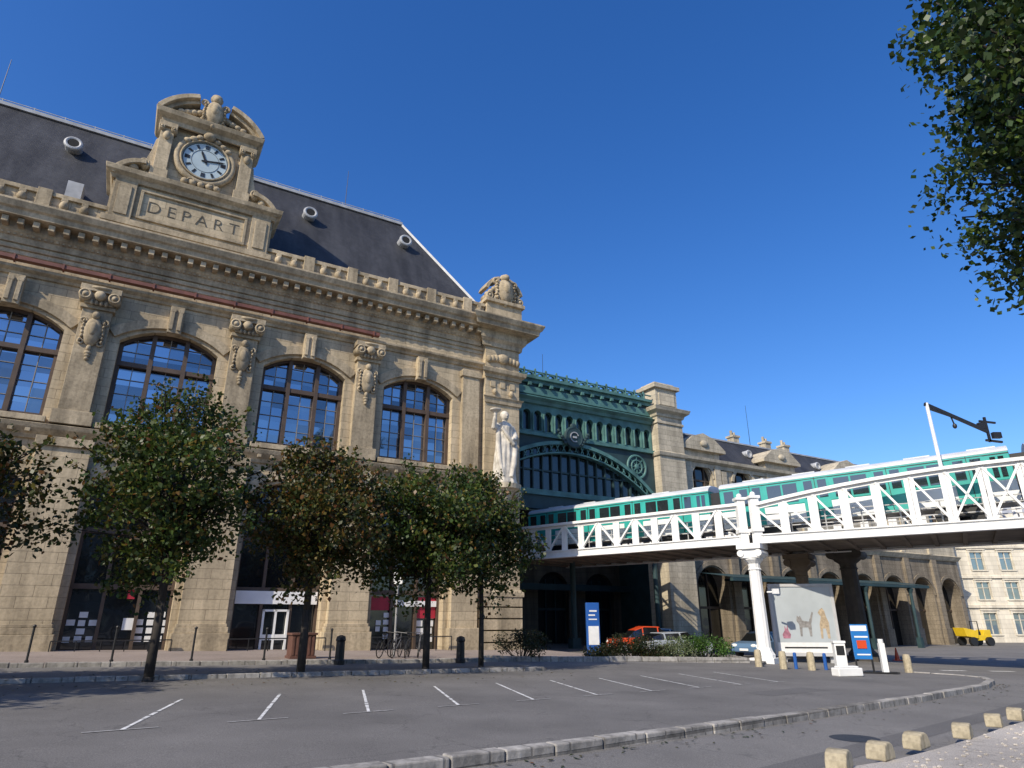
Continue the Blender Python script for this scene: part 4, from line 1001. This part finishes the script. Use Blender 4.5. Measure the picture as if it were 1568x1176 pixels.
flat('poster_cat',[[(-.3,1.3),(-.2,1.3),(-.15,1.75),(.15,1.75),(.2,1.3),(.3,1.3),(.34,1.95),(.5,2.5),(.44,2.55),(.22,2.05),(-.1,2.1),(-.2,2.35),(-.28,2.28),(-.36,2.36),(-.42,2.1),(-.3,1.9)]],simple('grey_fur',(.25,.24,.23),.7,.3,8))
flat('poster_dog',[[(.75,1.2),(.85,1.2),(.9,1.7),(1.05,1.7),(1.1,1.2),(1.22,1.2),(1.25,2.0),(1.15,2.3),(1.1,2.6),(1.0,2.75),(.85,2.65),(.75,2.5),(.88,2.3),(.76,1.9)]],simple('brown_fur',(.42,.33,.22),.7,.3,8))
flat('poster_rabbit',[[(-1.2,1.2),(-.85,1.2),(-.8,1.4),(-.9,1.6),(-.93,1.9),(-1.0,1.65),(-1.08,1.85),(-1.1,1.6),(-1.24,1.4)]],simple('red_blue',(.35,.15,.2),.7,.4,6))
flat('poster_text',[[(-1.2,.7),(1.0,.7),(1.0,.78),(-1.2,.78)]],M_black)
e=empty('charging_kiosk',(13.7,27.9,gz(13.6)+.12),R(-10))
mb=MB(); mb.box(-.1,.55,-.03,.05,.5,1.8); mb.obj('blue_panel',simple('kiosk_blue',(.02,.17,.48),.35,.05,2),e,bevel=.01)
mb=MB(); mb.box(-.1,.5,-.04,-.036,1.55,1.75); mb.box(0,.5,-.04,-.036,.65,.7); mb.box(0,.5,-.04,-.036,1.3,1.36)
mb.box(-.85,-.45,-.2,.15,0,1.1); mb.box(-.88,-.42,-.23,.18,1.1,1.18); mb.box(.85,1.05,-.1,.1,0,1.1); mb.cyl((.95,.0,1.1),(.95,.0,1.25),.1,n=12); mb.obj('white_cabinet',M_white,e,bevel=.02)
mb=MB(); mb.box(-.1,-.04,-.02,.04,0,.6); mb.box(.5,.56,-.02,.04,0,.6); mb.box(-.8,-.5,-.21,-.202,.65,1.0); mb.box(.0,1.4,-.2,.2,0,.05); mb.obj('legs_screen',M_black,e)
mb=MB(); mb.box(.05,.4,-.06,-.045,.9,1.2); mb.obj('orange_panel',M_or,e)
mb=MB(); mb.box(-.5,.5,-.22,.22,0,.28); mb.box(-.4,.4,-.16,.16,.28,.34); o=mb.obj('concrete_barrier',M_white,None,bevel=.03); o.location=(12.3,26.0,gz(12)+.12); o.rotation_euler=(0,0,.2)
for (x,y) in ((11.3,29.4),(12.3,29.0),(16.2,28.9),(10.7,30.6)):
    mb=MB(); mb.lathe(0,0,[(.15,0),(.15,.55),(.12,.68),(.02,.7)],14); o=mb.obj('stone_bollard',M_blk,None); o.location=(x,y,gz(x)+.12)
for (x,y) in ((11.9,29.6),(13.1,29.5)):
    mb=MB(); mb.cyl((0,0,0),(0,0,.6),.07,n=12); mb.ell((0,0,.6),(.07,.07,.05)); o=mb.obj('blue_bollard',M_blue,None); o.location=(x,y,gz(x)+.12)
mb=MB(); mb.box(-.2,.2,-.2,.2,0,.04); mb.lathe(0,0,[(.15,.04),(.03,.72)],14); o=mb.obj('traffic_cone',M_or,None); o.location=(23,42,gz(23))
e=empty('yellow_dumper_truck',(46.5,70,-.6),R(10))
mb=MB(); mb.prism([(-1.5,.9),(-.2,.7),(-.1,1.4),(-1.7,1.7)],-.7,.7); mb.box(-.2,1.5,-.55,.55,.5,1.0); mb.prism([(.6,1.0),(1.5,1.0),(1.5,1.5),(.8,1.5)],-.5,.5); mb.obj('skip_and_chassis',M_yel,e,bevel=.03)
mb=MB()
for xx in (-.9,1.0):
    for sy in (-1,1): mb.cyl((xx,sy*.55,.42),(xx,sy*.85,.42),.42,n=18)
mb.box(.1,.5,-.3,.3,1.0,1.35); mb.beam((.2,-.45,1),(.2,-.45,2.3),.06); mb.beam((.2,.45,1),(.2,.45,2.3),.06); mb.beam((.2,-.45,2.3),(.2,.45,2.3),.06); mb.obj('wheels_seat_rollbar',M_black,e)
print('done')
